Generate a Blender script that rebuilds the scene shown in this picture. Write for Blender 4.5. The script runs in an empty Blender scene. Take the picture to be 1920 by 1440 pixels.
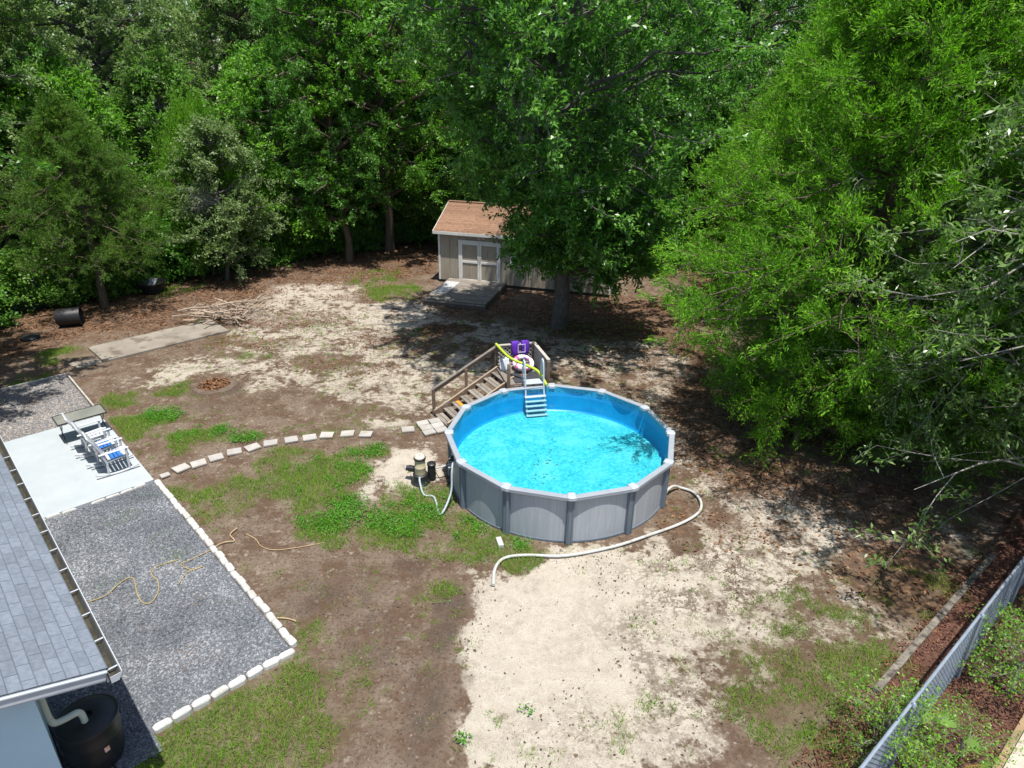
import bpy, math, random
import numpy as np
from mathutils import Vector, Matrix
random.seed(7)
SC = bpy.context.scene
COL = SC.collection
R = math.radians
# ---------------------------------------------------------------- camera, sky, sun, exposure
CH, CPIT, CF, CROLL = 9.484, 0.43678, 1265.4, 0.01687
cam = bpy.data.objects.new('camera', bpy.data.cameras.new('camera')); COL.objects.link(cam)
cam.data.sensor_width = 36; cam.data.lens = 36 * CF / 1920; cam.data.clip_end = 2000
cam.matrix_world = Matrix.Translation((0, 0, CH)) @ Matrix.Rotation(math.pi/2 - CPIT, 4, 'X') @ Matrix.Rotation(CROLL, 4, 'Z')
SC.camera = cam
SUN = Vector((0.10, -0.23, 1.0)).normalized()
w = bpy.data.worlds.new('World'); SC.world = w; w.use_nodes = True
sky = w.node_tree.nodes.new('ShaderNodeTexSky'); sky.sky_type = 'NISHITA'; sky.sun_disc = False
sky.sun_elevation = math.asin(SUN.z); sky.sun_rotation = math.atan2(SUN.x, SUN.y)
sky.air_density = 1.0; sky.dust_density = 1.0
bgn = w.node_tree.nodes['Background']; bgn.inputs[1].default_value = 0.115
w.node_tree.links.new(sky.outputs[0], bgn.inputs[0])
sl = bpy.data.lights.new('sun', 'SUN'); sl.energy = 4.6; sl.angle = R(0.5); sl.color = (1, 0.96, 0.89)
so = bpy.data.objects.new('sun', sl); COL.objects.link(so)
so.rotation_euler = SUN.to_track_quat('Z', 'Y').to_euler()
SC.view_settings.view_transform = 'Standard'; SC.view_settings.look = 'None'
SC.view_settings.exposure = 0.72; SC.view_settings.gamma = 1.0
SC.cycles.max_bounces = 6; SC.cycles.transparent_max_bounces = 12
SC.cycles.diffuse_bounces = 3; SC.cycles.transmission_bounces = 3; SC.cycles.glossy_bounces = 3

# ---------------------------------------------------------------- pixel -> place
def gp(px, py, z=0.0):
    X = px - 960; Y = py - 720; c, s = math.cos(-CROLL), math.sin(-CROLL)
    X, Y = c*X - s*Y, s*X + c*Y
    d = (X/CF, math.cos(CPIT) - Y/CF*math.sin(CPIT), -math.sin(CPIT) - Y/CF*math.cos(CPIT))
    t = (z - CH)/d[2]
    return Vector((d[0]*t, d[1]*t, z))
DD = Vector((.692, -.722, 0)).normalized(); NN = Vector((.722, .692, 0)).normalized()
def hw(t, n, z=0.0):                      # house frame: along the eave, out from the wall
    return DD*t + NN*n + Vector((0, 0, z))

# ---------------------------------------------------------------- noise
def hsh(i, j, s):
    v = np.sin(i*127.1 + j*311.7 + s*74.7)*43758.5453
    return v - np.floor(v)
def vn(x, y, s=0):
    i = np.floor(x); j = np.floor(y); u = x - i; v = y - j
    u = u*u*(3 - 2*u); v = v*v*(3 - 2*v)
    return (hsh(i, j, s)*(1-u) + hsh(i+1, j, s)*u)*(1-v) + (hsh(i, j+1, s)*(1-u) + hsh(i+1, j+1, s)*u)*v
def fbm(x, y, s=0, o=4):
    a = 0; k = .5; t = 0
    for q in range(o):
        a = a + k*vn(x*2**q + q*13.7, y*2**q - q*7.1, s + q); t += k; k *= .55
    return a/t

# ---------------------------------------------------------------- materials
MAT = {}
def nd(nt, typ, **kw):
    n = nt.nodes.new(typ)
    for k, v in kw.items():
        if k.startswith('i_'):
            key = k[2:]; n.inputs[int(key) if key.isdigit() else key.replace('_', ' ')].default_value = v
        else: setattr(n, k, v)
    return n
def c4(c): return (c[0], c[1], c[2], 1)
def mixc(nt, f, a, b, mode='MIX'):
    m = nt.nodes.new('ShaderNodeMix'); m.data_type = 'RGBA'; m.blend_type = mode
    for sock, v in ((m.inputs[0], f), (m.inputs[6], a), (m.inputs[7], b)):
        if isinstance(v, bpy.types.NodeSocket): nt.links.new(v, sock)
        elif isinstance(v, (int, float)): sock.default_value = v
        else: sock.default_value = c4(v)
    return m.outputs[2]
def mth(nt, op, a, b=0.0, c=0.0, clamp=False):
    m = nt.nodes.new('ShaderNodeMath'); m.operation = op; m.use_clamp = clamp
    for sock, v in zip(m.inputs, (a, b, c)):
        if isinstance(v, bpy.types.NodeSocket): nt.links.new(v, sock)
        else: sock.default_value = v
    return m.outputs[0]
def sstep(nt, v, a, b):
    m = nt.nodes.new('ShaderNodeMapRange'); m.interpolation_type = 'SMOOTHSTEP'
    nt.links.new(v, m.inputs[0]); m.inputs[1].default_value = a; m.inputs[2].default_value = b
    return m.outputs[0]
def noise(nt, vec, sc, det=5, rough=.6, out=0):
    n = nt.nodes.new('ShaderNodeTexNoise'); n.inputs['Scale'].default_value = sc
    n.inputs['Detail'].default_value = det; n.inputs['Roughness'].default_value = rough
    nt.links.new(vec, n.inputs['Vector']); return n.outputs[out]
def mat(name, c1, c2=None, sc=4, rough=.7, bump=0., bsc=40, metal=0., spec=.4, rnd=0., stretch=(1, 1, 1), stain=None, ssc=3, sth=.58, bdist=.01):
    if name in MAT: return MAT[name]
    m = bpy.data.materials.new(name); m.use_nodes = True; nt = m.node_tree
    b = nt.nodes['Principled BSDF']
    tc = nt.nodes.new('ShaderNodeTexCoord'); mp = nt.nodes.new('ShaderNodeMapping')
    mp.inputs['Scale'].default_value = stretch; nt.links.new(tc.outputs['Object'], mp.inputs['Vector'])
    oi = nt.nodes.new('ShaderNodeObjectInfo')
    ad = nt.nodes.new('ShaderNodeVectorMath'); ad.operation = 'ADD'
    cx = nt.nodes.new('ShaderNodeCombineXYZ'); r10 = mth(nt, 'MULTIPLY', oi.outputs['Random'], 37.)
    nt.links.new(r10, cx.inputs[0]); nt.links.new(r10, cx.inputs[1])
    nt.links.new(mp.outputs[0], ad.inputs[0]); nt.links.new(cx.outputs[0], ad.inputs[1]); V = ad.outputs[0]
    c2 = c2 or tuple(x*.75 for x in c1)
    col = mixc(nt, sstep(nt, noise(nt, V, sc), .3, .7), c1, c2)
    if stain: col = mixc(nt, mth(nt, 'MULTIPLY', sstep(nt, noise(nt, V, ssc, 7), sth, sth+.14), .85), col, stain)
    if rnd:
        h = nt.nodes.new('ShaderNodeHueSaturation'); nt.links.new(col, h.inputs['Color'])
        nt.links.new(mth(nt, 'MULTIPLY_ADD', oi.outputs['Random'], rnd, 1 - rnd*.5), h.inputs['Value']); col = h.outputs[0]
    nt.links.new(col, b.inputs['Base Color'])
    b.inputs['Metallic'].default_value = metal; b.inputs['Specular IOR Level'].default_value = spec
    rr = nt.nodes.new('ShaderNodeMapRange'); nt.links.new(noise(nt, V, sc*3), rr.inputs[0])
    rr.inputs[3].default_value = max(.05, rough-.12); rr.inputs[4].default_value = min(1, rough+.12)
    nt.links.new(rr.outputs[0], b.inputs['Roughness'])
    if bump:
        bp = nt.nodes.new('ShaderNodeBump'); bp.inputs['Strength'].default_value = bump; bp.inputs['Distance'].default_value = bdist
        nt.links.new(noise(nt, V, bsc, 6, .7), bp.inputs['Height']); nt.links.new(bp.outputs[0], b.inputs['Normal'])
    MAT[name] = m; return m
def leafmat(name, cols, trans=.35, rough=.5, spec=.3, clump=.5, tcol=None):
    m = bpy.data.materials.new(name); m.use_nodes = True; nt = m.node_tree; b = nt.nodes['Principled BSDF']
    g = nt.nodes.new('ShaderNodeNewGeometry')
    oi = nt.nodes.new('ShaderNodeObjectInfo')
    ns = noise(nt, g.outputs['Position'], clump, 3)
    f = mth(nt, 'ADD', mth(nt, 'MULTIPLY', g.outputs['Random Per Island'], .62), mth(nt, 'MULTIPLY_ADD', ns, 1.1, -.36), clamp=True)
    f = mth(nt, 'ADD', f, mth(nt, 'MULTIPLY_ADD', oi.outputs['Random'], .24, -.12), clamp=True)
    cr = nt.nodes.new('ShaderNodeValToRGB'); e = cr.color_ramp.elements
    while len(e) < len(cols): e.new(.5)
    for i, c in enumerate(cols): e[i].position = i/(len(cols)-1); e[i].color = c4(c)
    nt.links.new(f, cr.inputs[0])
    nt.links.new(cr.outputs[0], b.inputs['Base Color']); b.inputs['Roughness'].default_value = rough
    b.inputs['Specular IOR Level'].default_value = spec
    t = nt.nodes.new('ShaderNodeBsdfTranslucent')
    nt.links.new(mixc(nt, 1.0, cr.outputs[0], tcol or (1.3, 1.6, .8), 'MULTIPLY'), t.inputs[0])
    mx = nt.nodes.new('ShaderNodeMixShader'); mx.inputs[0].default_value = trans
    nt.links.new(b.outputs[0], mx.inputs[1]); nt.links.new(t.outputs[0], mx.inputs[2])
    nt.links.new(mx.outputs[0], nt.nodes['Material Output'].inputs[0]); MAT[name] = m; return m

# ---------------------------------------------------------------- object helpers
def tag(o, label=None, cat=None, group=None, kind=None):
    if label: o['label'] = label
    if cat: o['category'] = cat
    if group: o['group'] = group
    if kind: o['kind'] = kind
    return o
def thing(name, label, cat, loc=(0, 0, 0), group=None, rz=0):
    o = bpy.data.objects.new(name, None); COL.objects.link(o); o.empty_display_size = .2
    o.location = loc; o.rotation_euler = (0, 0, rz)
    return tag(o, label, cat, group)
def base(o):                               # world offset of a (never rotated at build time) parent chain
    v = Vector((0, 0, 0))
    while o is not None: v += o.location; o = o.parent
    return v
def link(name, me, parent=None, m=None):
    o = bpy.data.objects.new(name, me); COL.objects.link(o)
    if m is not None and len(me.materials) == 0: me.materials.append(m)
    if parent is not None: o.parent = parent
    return o
def bevel(o, wd=.006, seg=1):
    b = o.modifiers.new('bevel', 'BEVEL'); b.width = wd; b.segments = seg; b.limit_method = 'ANGLE'; b.angle_limit = R(35)
    return o
def npmesh(name, V, F, smooth=False):
    """V (n,3); F (m,k) all faces of one size"""
    me = bpy.data.meshes.new(name); V = np.asarray(V, np.float32); F = np.asarray(F, np.int32); k = F.shape[1]
    me.vertices.add(len(V)); me.vertices.foreach_set('co', V.ravel())
    me.loops.add(F.size); me.loops.foreach_set('vertex_index', F.ravel())
    me.polygons.add(len(F)); me.polygons.foreach_set('loop_start', np.arange(0, F.size, k, dtype=np.int32))
    me.polygons.foreach_set('loop_total', np.full(len(F), k, np.int32))
    if smooth: me.polygons.foreach_set('use_smooth', np.ones(len(F), bool))
    me.update(calc_edges=True); return me
class MB:
    def __init__(s): s.v = []; s.f = []; s.sm = []
    def add(s, vs, fs, smooth=False):
        n = len(s.v); s.v += [tuple(v) for v in vs]; s.f += [tuple(i+n for i in f) for f in fs]; s.sm += [smooth]*len(fs); return s
    def box(s, c, size, ax=None):
        c = Vector(c); X, Y, Z = ax or (Vector((1, 0, 0)), Vector((0, 1, 0)), Vector((0, 0, 1)))
        hx, hy, hz = (q/2 for q in size)
        vs = [c + X*(hx*a) + Y*(hy*b) + Z*(hz*d) for d in (-1, 1) for b in (-1, 1) for a in (-1, 1)]
        return s.add(vs, [(0, 2, 3, 1), (4, 5, 7, 6), (0, 1, 5, 4), (2, 6, 7, 3), (0, 4, 6, 2), (1, 3, 7, 5)])
    def bar(s, p0, p1, wd, ht, up=(0, 0, 1)):
        p0 = Vector(p0); p1 = Vector(p1); X = (p1-p0); L = X.length; X.normalize()
        up = Vector(up); Y = up.cross(X)
        if Y.length < 1e-4: Y = Vector((1, 0, 0)).cross(X)
        Y.normalize(); Z = X.cross(Y)
        return s.box((p0+p1)/2, (L, wd, ht), (X, Y, Z))
    def tube(s, pts, r, n=8, cap=True, closed=False):
        P = [Vector(p) for p in pts]; m = len(P)
        rs = r if isinstance(r, (list, tuple)) else [r]*m
        vs = []; ref = None
        for i, p in enumerate(P):
            if closed: t = P[(i+1) % m] - P[i-1]
            else: t = P[min(i+1, m-1)] - P[max(i-1, 0)]
            t.normalize()
            if ref is None: ref = Vector((0, 0, 1)) if abs(t.z) < .9 else Vector((1, 0, 0))
            a = ref - t*ref.dot(t)
            if a.length < 1e-3: a = t.orthogonal()
            a.normalize(); ref = a; b = t.cross(a)
            vs += [p + (a*math.cos(2*math.pi*k/n) + b*math.sin(2*math.pi*k/n))*rs[i] for k in range(n)]
        fs = []
        for i in range(m if closed else m-1):
            j = (i+1) % m
            fs += [(i*n+k, i*n+(k+1) % n, j*n+(k+1) % n, j*n+k) for k in range(n)]
        if cap and not closed: fs += [tuple(range(n))[::-1], tuple(range((m-1)*n, m*n))]
        return s.add(vs, fs, True)
    def lathe(s, prof, c=(0, 0, 0), n=32, a0=0):
        c = Vector(c); vs = []
        for r_, z in prof: vs += [c + Vector((r_*math.cos(a0+2*math.pi*k/n), r_*math.sin(a0+2*math.pi*k/n), z)) for k in range(n)]
        fs = [(i*n+k, i*n+(k+1) % n, (i+1)*n+(k+1) % n, (i+1)*n+k) for i in range(len(prof)-1) for k in range(n)]
        return s.add(vs, fs, True)
    def disc(s, c, r_, n=32, flip=False):
        c = Vector(c); vs = [c + Vector((r_*math.cos(2*math.pi*k/n), r_*math.sin(2*math.pi*k/n), 0)) for k in range(n)]
        return s.add(vs, [tuple(range(n))[::-1] if flip else tuple(range(n))])
    def quad(s, *p): return s.add([Vector(q) for q in p], [tuple(range(len(p)))])
    def prism(s, poly, z0, z1):
        n = len(poly); vs = [Vector((p[0], p[1], z0)) for p in poly] + [Vector((p[0], p[1], z1)) for p in poly]
        return s.add(vs, [tuple(range(n))[::-1], tuple(range(n, 2*n))] + [(k, (k+1) % n, n+(k+1) % n, n+k) for k in range(n)])
    def mesh(s, name, off=(0, 0, 0)):
        me = bpy.data.meshes.new(name); off = Vector(off)
        me.from_pydata([tuple(Vector(v)-off) for v in s.v], [], s.f)
        me.polygons.foreach_set('use_smooth', s.sm)
        bm = __import__('bmesh').new(); bm.from_mesh(me); __import__('bmesh').ops.recalc_face_normals(bm, faces=bm.faces); bm.to_mesh(me); bm.free()
        me.update()
        if any(s.sm): me.set_sharp_from_angle(angle=R(40))
        return me
    def build(s, name, m, parent=None, bev=0):
        o = link(name, s.mesh(name, base(parent) if parent is not None else (0, 0, 0)), parent, m)
        if bev: bevel(o, bev)
        return o
def smooth_path(pts, n=6):
    P = [Vector(p) for p in pts]; out = []
    for i in range(len(P)-1):
        a = P[max(i-1, 0)]; b = P[i]; c = P[i+1]; d = P[min(i+2, len(P)-1)]
        for k in range(n):
            t = k/n; out.append(.5*((2*b) + (c-a)*t + (2*a-5*b+4*c-d)*t*t + (3*b-a-3*c+d)*t**3))
    return out + [P[-1]]
def copy_tree(o, parent=None):
    c = o.copy(); COL.objects.link(c); c.parent = parent
    for ch in o.children: copy_tree(ch, c)
    return c

# ================================================================ GROUND
def blobs(x, y, L, soft=.35):
    out = np.zeros_like(x)
    for b in L:
        px, py, rx, ry = b[:4]; st = b[4] if len(b) > 4 else 1.0
        c = gp(px, py); e1 = gp(px+rx, py); e2 = gp(px, py+ry); e3 = gp(px, py-ry)
        ax = (e1-c).length; ay = (e3-e2).length/2
        u = np.array(e1-c)[:2]/ax
        dx = x-c.x; dy = y-c.y
        q = np.sqrt(((dx*u[0]+dy*u[1])/ax)**2 + ((-dx*u[1]+dy*u[0])/ay)**2)
        out = np.maximum(out, st*np.clip((1+soft-q)/(2*soft), 0, 1))
    return out
SAND = [(1050,1200,250,170),(1000,1345,150,120),(1160,1100,220,90),(1170,1360,230,120,.8),(1330,1040,130,70,.72),(1290,1200,170,120,.72),(1400,1130,110,70,.7),
        (650,640,230,55,.54),(470,700,220,35,.55),(720,705,170,60,.56),(560,560,170,40,.56),(730,590,110,40,.62),(560,620,150,60,.58),(800,740,60,40,.55),
        (900,625,160,25,.55),(1150,660,190,60,.5),(1250,740,80,50,.5),(1320,820,70,60,.45),(1480,960,120,60,.68),(770,880,70,45,.9),(700,895,50,40,.6),(740,785,60,20,.5),
        (1580,1010,110,60,.62),(1450,1050,120,50,.66),(1330,880,60,60,.55),(1420,900,70,40,.5),(620,770,90,30,.55),(500,740,90,25,.5),(380,690,80,20,.5),(880,690,60,30,.6),(1750,1000,80,50,.4),(1560,1150,120,70,.5),(1380,1250,120,80,.6),(760,1090,40,30,.3),(640,870,30,20,.4),(620,1010,40,25,.35),(1430,690,70,30,.7),(1540,675,70,25,.75),(330,700,60,20,.6),(480,860,30,20,.2)]
DIRT = [(600,1060,150,70),(690,1150,170,100),(760,1310,120,140),(640,1230,100,70),(450,770,200,35,.7),(520,990,100,60,.9),(390,720,60,20,.8),(330,745,60,20,.5),(560,1340,60,60,.3),(470,1010,70,50,1),
        (300,880,40,25,.7),(820,1180,60,80,.9),(600,680,60,15,.4),(520,800,60,20,.5),(1290,985,30,35,.8),(1260,930,25,30,.7)]
DARK = [(830,1160,35,70,0.65),(790,1320,60,100,0.54),(590,1110,50,35,0.58),(752,1063,32,22,0.65),(690,1200,60,60,0.43),(600,1100,120,60,0.36),(880,1250,50,40,0.36),(400,750,80,14,0.36),(410,722,50,12,0.65)]
GRASS = [(600,900,80,45),(625,960,70,40),(770,975,100,35,.9),(760,1000,60,30,.7),(910,1010,70,30,.8),(980,1030,50,25,.9),(800,925,70,25,.9),(870,985,60,30,.8),(450,820,50,12,.8),(385,815,60,20,.9),(235,800,50,22,1),
         (300,778,40,14,.9),(420,935,90,45,.75),(510,880,60,35,.7),(690,845,50,16,.8),(560,850,60,20,.7),(830,1110,32,20,.9),(770,1135,50,20,.6),(480,1335,150,95,1.25),(400,1400,120,60,1.2),(580,1190,40,40,.75),(560,1270,60,40,.8),
         (660,1270,50,50,.45),(1560,1360,170,100,.9),(1450,1250,120,60,.6),(1640,1240,90,50,.7),(1500,1150,100,50,.5),(1700,1110,100,60,.4),(1380,1330,100,90,.42),(1200,1400,120,60,.36),(735,540,70,22,.6),(640,705,40,12,.3),(690,770,50,16,.45),
         (110,668,60,18,.7),(60,720,60,18,.6),(330,722,40,14,.6),(240,745,40,16,.7),(540,765,30,10,.5),(480,665,60,14,.4),(790,1020,60,30,.5),(330,1045,25,15,.9),(640,1000,40,20,.6),(330,925,40,25,.6),(1300,1300,100,60,.35),(650,800,60,20,.4),
         (820,790,30,12,.5),(985,1335,14,10,.9),(868,1388,14,12,.9),(870,1045,60,15,.6),(330,545,40,16,.5),(700,520,60,20,.4),(690,1060,40,20,.5),(560,1400,60,50,.8),(690,1090,30,15,.5)]
LIT = [(1330,760,90,80,.62),(1400,860,120,80,.62),(760,640,120,20,.5),(560,600,120,16,.5),(640,690,140,14,.45),(480,640,100,14,.5),(720,470,140,50),(250,560,260,55,.9),(60,620,120,60,.7),(1150,590,220,50,.7),(1290,480,80,60),(1450,840,180,100,.45),(1620,930,180,70,.6),(1700,1080,160,70,.75),(1560,780,160,70,.8),(1300,640,60,50,.7),(830,620,60,12,.8),(900,560,100,40,.6),
       (1280,960,40,40,.5),(400,645,120,14,.4),(600,510,100,30,.6),(1200,720,100,60,.4),(680,560,80,14,.5),(500,520,100,25,.6),(1400,1000,90,40,.45)]
def masks(x, y):
    wob = (fbm(x*.55, y*.55, 3)-.5)*1.4; wob2 = (fbm(x*.55+50, y*.55, 9)-.5)*1.4
    xx = x+wob; yy = y+wob2
    sand = blobs(xx, yy, SAND); dirt = blobs(xx, yy, DIRT); dark = blobs(xx, yy, DARK)
    grass = blobs(xx, yy, GRASS); lit = blobs(xx, yy, LIT)
    # woods floor
    far = np.clip((y - (31.5 - .12*x + 2.0*fbm(x*.3, y*.3, 5)))/3, 0, 1)
    far = np.maximum(far, np.clip((np.abs(x-(-1))-17.5)/3, 0, 1))
    lit = np.maximum(lit, far); sand = sand*(1-.8*far); grass = grass*(1-.6*far)
    sand = np.clip(sand - .8*dirt, 0, 1); sand = np.clip(sand - .25*grass, 0, 1)
    return sand, dirt, dark, grass, lit
def axis(lo, hi, st, far):
    a = list(np.arange(lo, hi, st)); s = st
    x = hi
    while x < far: a.append(x); s *= 1.25; x += s
    s = st; x = lo - st; pre = []
    while x > -far: pre.append(x); s *= 1.25; x -= s
    return np.array(pre[::-1] + a)
gx = axis(-20, 17, .12, 400); gy = axis(4.5, 36, .12, 500)
GX, GY = np.meshgrid(gx, gy); fx = GX.ravel(); fy = GY.ravel()
def gz(x, y): return (fbm(x*1.1, y*1.1, 21, 3)-.5)*.035 + (fbm(x*6, y*6, 22, 2)-.5)*.014
# keep it level where slabs, pavers and the pool stand
def groundz(x, y):
    x = np.asarray(x, float); y = np.asarray(y, float)
    return gz(x, y) - .012
nx, ny = len(gx), len(gy)
idx = np.arange(nx*ny).reshape(ny, nx)
F = np.stack([idx[:-1, :-1], idx[:-1, 1:], idx[1:, 1:], idx[1:, :-1]], -1).reshape(-1, 4)
me = npmesh('ground', np.stack([fx, fy, groundz(fx, fy)], 1), F, True)
S_, D_, K_, G_, L_ = masks(fx, fy)
GR = [q.reshape(ny, nx) for q in (S_, D_, K_, G_, L_)]
ca = me.color_attributes.new('mask', 'FLOAT_COLOR', 'POINT')
ca.data.foreach_set('color', np.stack([S_, L_, G_, K_], 1).astype(np.float32).ravel())
gm = bpy.data.materials.new('ground'); gm.use_nodes = True; nt = gm.node_tree; b = nt.nodes['Principled BSDF']
P = nt.nodes.new('ShaderNodeNewGeometry').outputs['Position']
at = nt.nodes.new('ShaderNodeVertexColor'); at.layer_name = 'mask'
sep = nt.nodes.new('ShaderNodeSeparateColor'); nt.links.new(at.outputs['Color'], sep.inputs[0])
n1 = noise(nt, P, 1.3, 9, .68); n2 = noise(nt, P, 4.5, 8, .7); n3 = noise(nt, P, 16, 6, .7); n4 = noise(nt, P, 70, 4, .6)
dirt = mixc(nt, sstep(nt, n1, .38, .62), (.115, .072, .048), (.20, .152, .114))
dirt = mixc(nt, mth(nt, 'MULTIPLY', sstep(nt, n3, .50, .64), .8), dirt, (.062, .044, .033))
dirt = mixc(nt, mth(nt, 'MULTIPLY', sstep(nt, n2, .54, .66), .7), dirt, (.33, .28, .225))
sand = mixc(nt, sstep(nt, n2, .35, .68), (.50, .45, .375), (.42, .37, .30))
sand = mixc(nt, mth(nt, 'MULTIPLY', sstep(nt, n1, .50, .70), .5), sand, (.31, .262, .212))
sand = mixc(nt, mth(nt, 'MULTIPLY', sstep(nt, n3, .60, .68), .55), sand, (.13, .088, .058))
vo = nt.nodes.new('ShaderNodeTexVoronoi'); vo.inputs['Scale'].default_value = 11; nt.links.new(P, vo.inputs['Vector'])
crl = nt.nodes.new('ShaderNodeValToRGB'); nt.links.new(vo.outputs['Color'], crl.inputs[0]); e = crl.color_ramp.elements
e[0].position = .2; e[0].color = (.045, .028, .020, 1); e[1].position = .95; e[1].color = (.26, .165, .10, 1)
for pos, c in ((.45, (.105, .057, .035)), (.7, (.155, .088, .05))): q = e.new(pos); q.color = c4(c)
lit = mixc(nt, mth(nt, 'MULTIPLY', sstep(nt, n1, .45, .7), .75), crl.outputs[0], (.17, .125, .095))
lit = mixc(nt, mth(nt, 'MULTIPLY', sstep(nt, n3, .5, .75), .6), lit, (.06, .042, .03))
def thr(sock, nz, k=1.3, wd=.10):
    return sstep(nt, mth(nt, 'ADD', sock, mth(nt, 'MULTIPLY_ADD', nz, k, -.5*k)), .5-wd, .5+wd)
nz1 = mth(nt, 'ADD', mth(nt, 'MULTIPLY', n1, .5), mth(nt, 'MULTIPLY', n2, .5))
nz2 = mth(nt, 'ADD', mth(nt, 'MULTIPLY', n2, .55), mth(nt, 'MULTIPLY', n3, .45))
col = mixc(nt, thr(sep.outputs[0], nz1, 3.2, .16), dirt, sand)
col = mixc(nt, thr(sep.outputs[1], nz2, 1.9, .14), col, lit)
col = mixc(nt, mth(nt, 'MULTIPLY', thr(at.outputs['Alpha'], nz1, 3.0, .35), .75), col, (.058, .043, .034))
col = mixc(nt, mth(nt, 'MULTIPLY', thr(sep.outputs[2], nz2, 2.6, .22), .5), col, (.125, .105, .055))
col = mixc(nt, mth(nt, 'MULTIPLY', sstep(nt, n4, .45, .70), .42), col, (.085, .068, .052))
n5 = noise(nt, P, 9, 9, .8)
col = mixc(nt, mth(nt, 'MULTIPLY', sstep(nt, n5, .56, .70), .40), col, (.36, .31, .25))
col = mixc(nt, mth(nt, 'MULTIPLY', sstep(nt, mth(nt, 'SUBTRACT', 1.0, n5), .56, .68), .50), col, (.070, .050, .038))
nt.links.new(col, b.inputs['Base Color']); b.inputs['Roughness'].default_value = .95; b.inputs['Specular IOR Level'].default_value = .1
hh = mth(nt, 'ADD', mth(nt, 'MULTIPLY', n3, .9), mth(nt, 'MULTIPLY', n4, .45))
bp = nt.nodes.new('ShaderNodeBump'); bp.inputs['Strength'].default_value = .8; bp.inputs['Distance'].default_value = .06
nt.links.new(hh, bp.inputs['Height']); nt.links.new(bp.outputs[0], b.inputs['Normal'])
VEIN = [(1380,1100,200,130,1.),(1480,1000,150,70,1.),(1300,1250,180,150,.75),(1450,1220,200,140,.9),(650,650,320,90,.8),(420,720,200,40,.7),(1180,680,220,70,.9),(1330,860,90,90,1.),(1600,1050,150,90,1.),(740,1150,160,160,.5),(520,990,120,80,.5),(1180,1380,200,90,.45),(760,780,150,40,.7)]
ca2 = me.color_attributes.new('veins', 'FLOAT_COLOR', 'POINT'); vv_ = blobs(fx, fy, VEIN, .5)
ca2.data.foreach_set('color', np.stack([vv_, vv_, vv_, vv_], 1).astype(np.float32).ravel())
at2 = nt.nodes.new('ShaderNodeVertexColor'); at2.layer_name = 'veins'; sv2 = nt.nodes.new('ShaderNodeSeparateColor'); nt.links.new(at2.outputs['Color'], sv2.inputs[0])
def ridge(sc, det):
    q = noise(nt, P, sc, det, .62); return mth(nt, 'SUBTRACT', 1.0, mth(nt, 'ABSOLUTE', mth(nt, 'MULTIPLY_ADD', q, 2.0, -1.0)))
rg = mth(nt, 'MAXIMUM', ridge(1.7, 8), mth(nt, 'MULTIPLY', ridge(4.3, 6), .985)); pat = noise(nt, P, .9, 4)
vf = mth(nt, 'MULTIPLY', mth(nt, 'MULTIPLY', sstep(nt, rg, .90, .985), sstep(nt, pat, .36, .56)), mth(nt, 'MULTIPLY', sv2.outputs[0], .85))
b = nt.nodes['Principled BSDF']; nt.links.new(mixc(nt, vf, col, (.085, .055, .036)), b.inputs['Base Color'])
tag(link('ground', me, None, gm), kind='structure')

# ---------------------------------------------------------------- patio, gravel beds, slabs, mulch, path
def sheet(name, pts, z, m, th=0.0):
    mb = MB()
    if th: mb.prism([(p.x, p.y) for p in pts], z-th, z)
    else: mb.quad(*[Vector((p.x, p.y, z)) for p in pts])
    return tag(mb.build(name, m), kind='structure')
concrete = mat('painted_concrete', (.33, .365, .385), (.37, .40, .415), 1.5, .55, .15, 60, stain=(.32, .345, .35), ssc=2.2, sth=.6)
bevel(sheet('patio', [hw(-21, -.15), hw(-16.4, -.15), hw(-16.4, 3.40), hw(-21, 3.40)], .075, concrete, .16), .012)
gravm = mat('gravel_base', (.08, .088, .105), (.22, .23, .25), 55, .85, 1.0, 90, stain=(.19, .13, .09), ssc=1.4, sth=.56, bdist=.03)
sheet('gravel_bed', [hw(-16.4, -.14), hw(-9.05, -.14), hw(-9.05, 3.36), hw(-16.4, 3.36)], .022, gravm)
sheet('gravel_bed', [hw(-25, -.14), hw(-21, -.14), hw(-21, 3.36), hw(-25, 3.36)], .022, gravm)
sheet('gravel_bed', [hw(-9.04, -.14)] + [hw(-8.62+.1*math.sin(i*2.3), -.14+i*.116) for i in range(11)] + [hw(-9.04, 1.02)], .022, gravm)
oldc = mat('old_concrete', (.19, .165, .135), (.25, .22, .18), 1.2, .9, .5, 30, stain=(.11, .085, .065), ssc=1.6, sth=.5)
A = gp(195, 680); B = gp(430, 622); pv = Vector((-(B-A).y, (B-A).x, 0)).normalized()
bevel(sheet('old_slab', [A, B, B+pv*1.75, A+pv*1.75], .07, oldc, .14), .01)
A2 = A + (A-B).normalized()*.06; d2 = (A-B).normalized()
bevel(sheet('old_slab', [A2, A2+pv*.75, A2+pv*.75+d2*.9-pv*.1, A2+d2*.75], .045, oldc, .12), .01)
FA = Vector((5.78, 6.83, 0)); FB = Vector((10.65, 10.97, 0)); fd = (FB-FA).normalized(); fn = Vector((-fd.y, fd.x, 0))   # fence line
mulch = mat('mulch', (.075, .032, .024), (.16, .075, .05), 30, .95, 1.0, 60, stain=(.25, .15, .10), ssc=14, sth=.6, bdist=.04)
def fl(s, o, z=0): return FA + fd*s + fn*o + Vector((0, 0, z))
sheet('mulch_bed', [fl(-6, -1.0), *[fl(-6+k*.2, .74+.10*math.sin(k*1.9)+.05*math.sin(k*4.7)) for k in range(78)], fl(14, .4), fl(14, -1.0)], .020, mulch)
roadm = mat('sandy_drive', (.44, .40, .34), (.33, .28, .22), 3, .95, .6, 25, stain=(.14, .12, .10), ssc=5, sth=.56)
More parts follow.
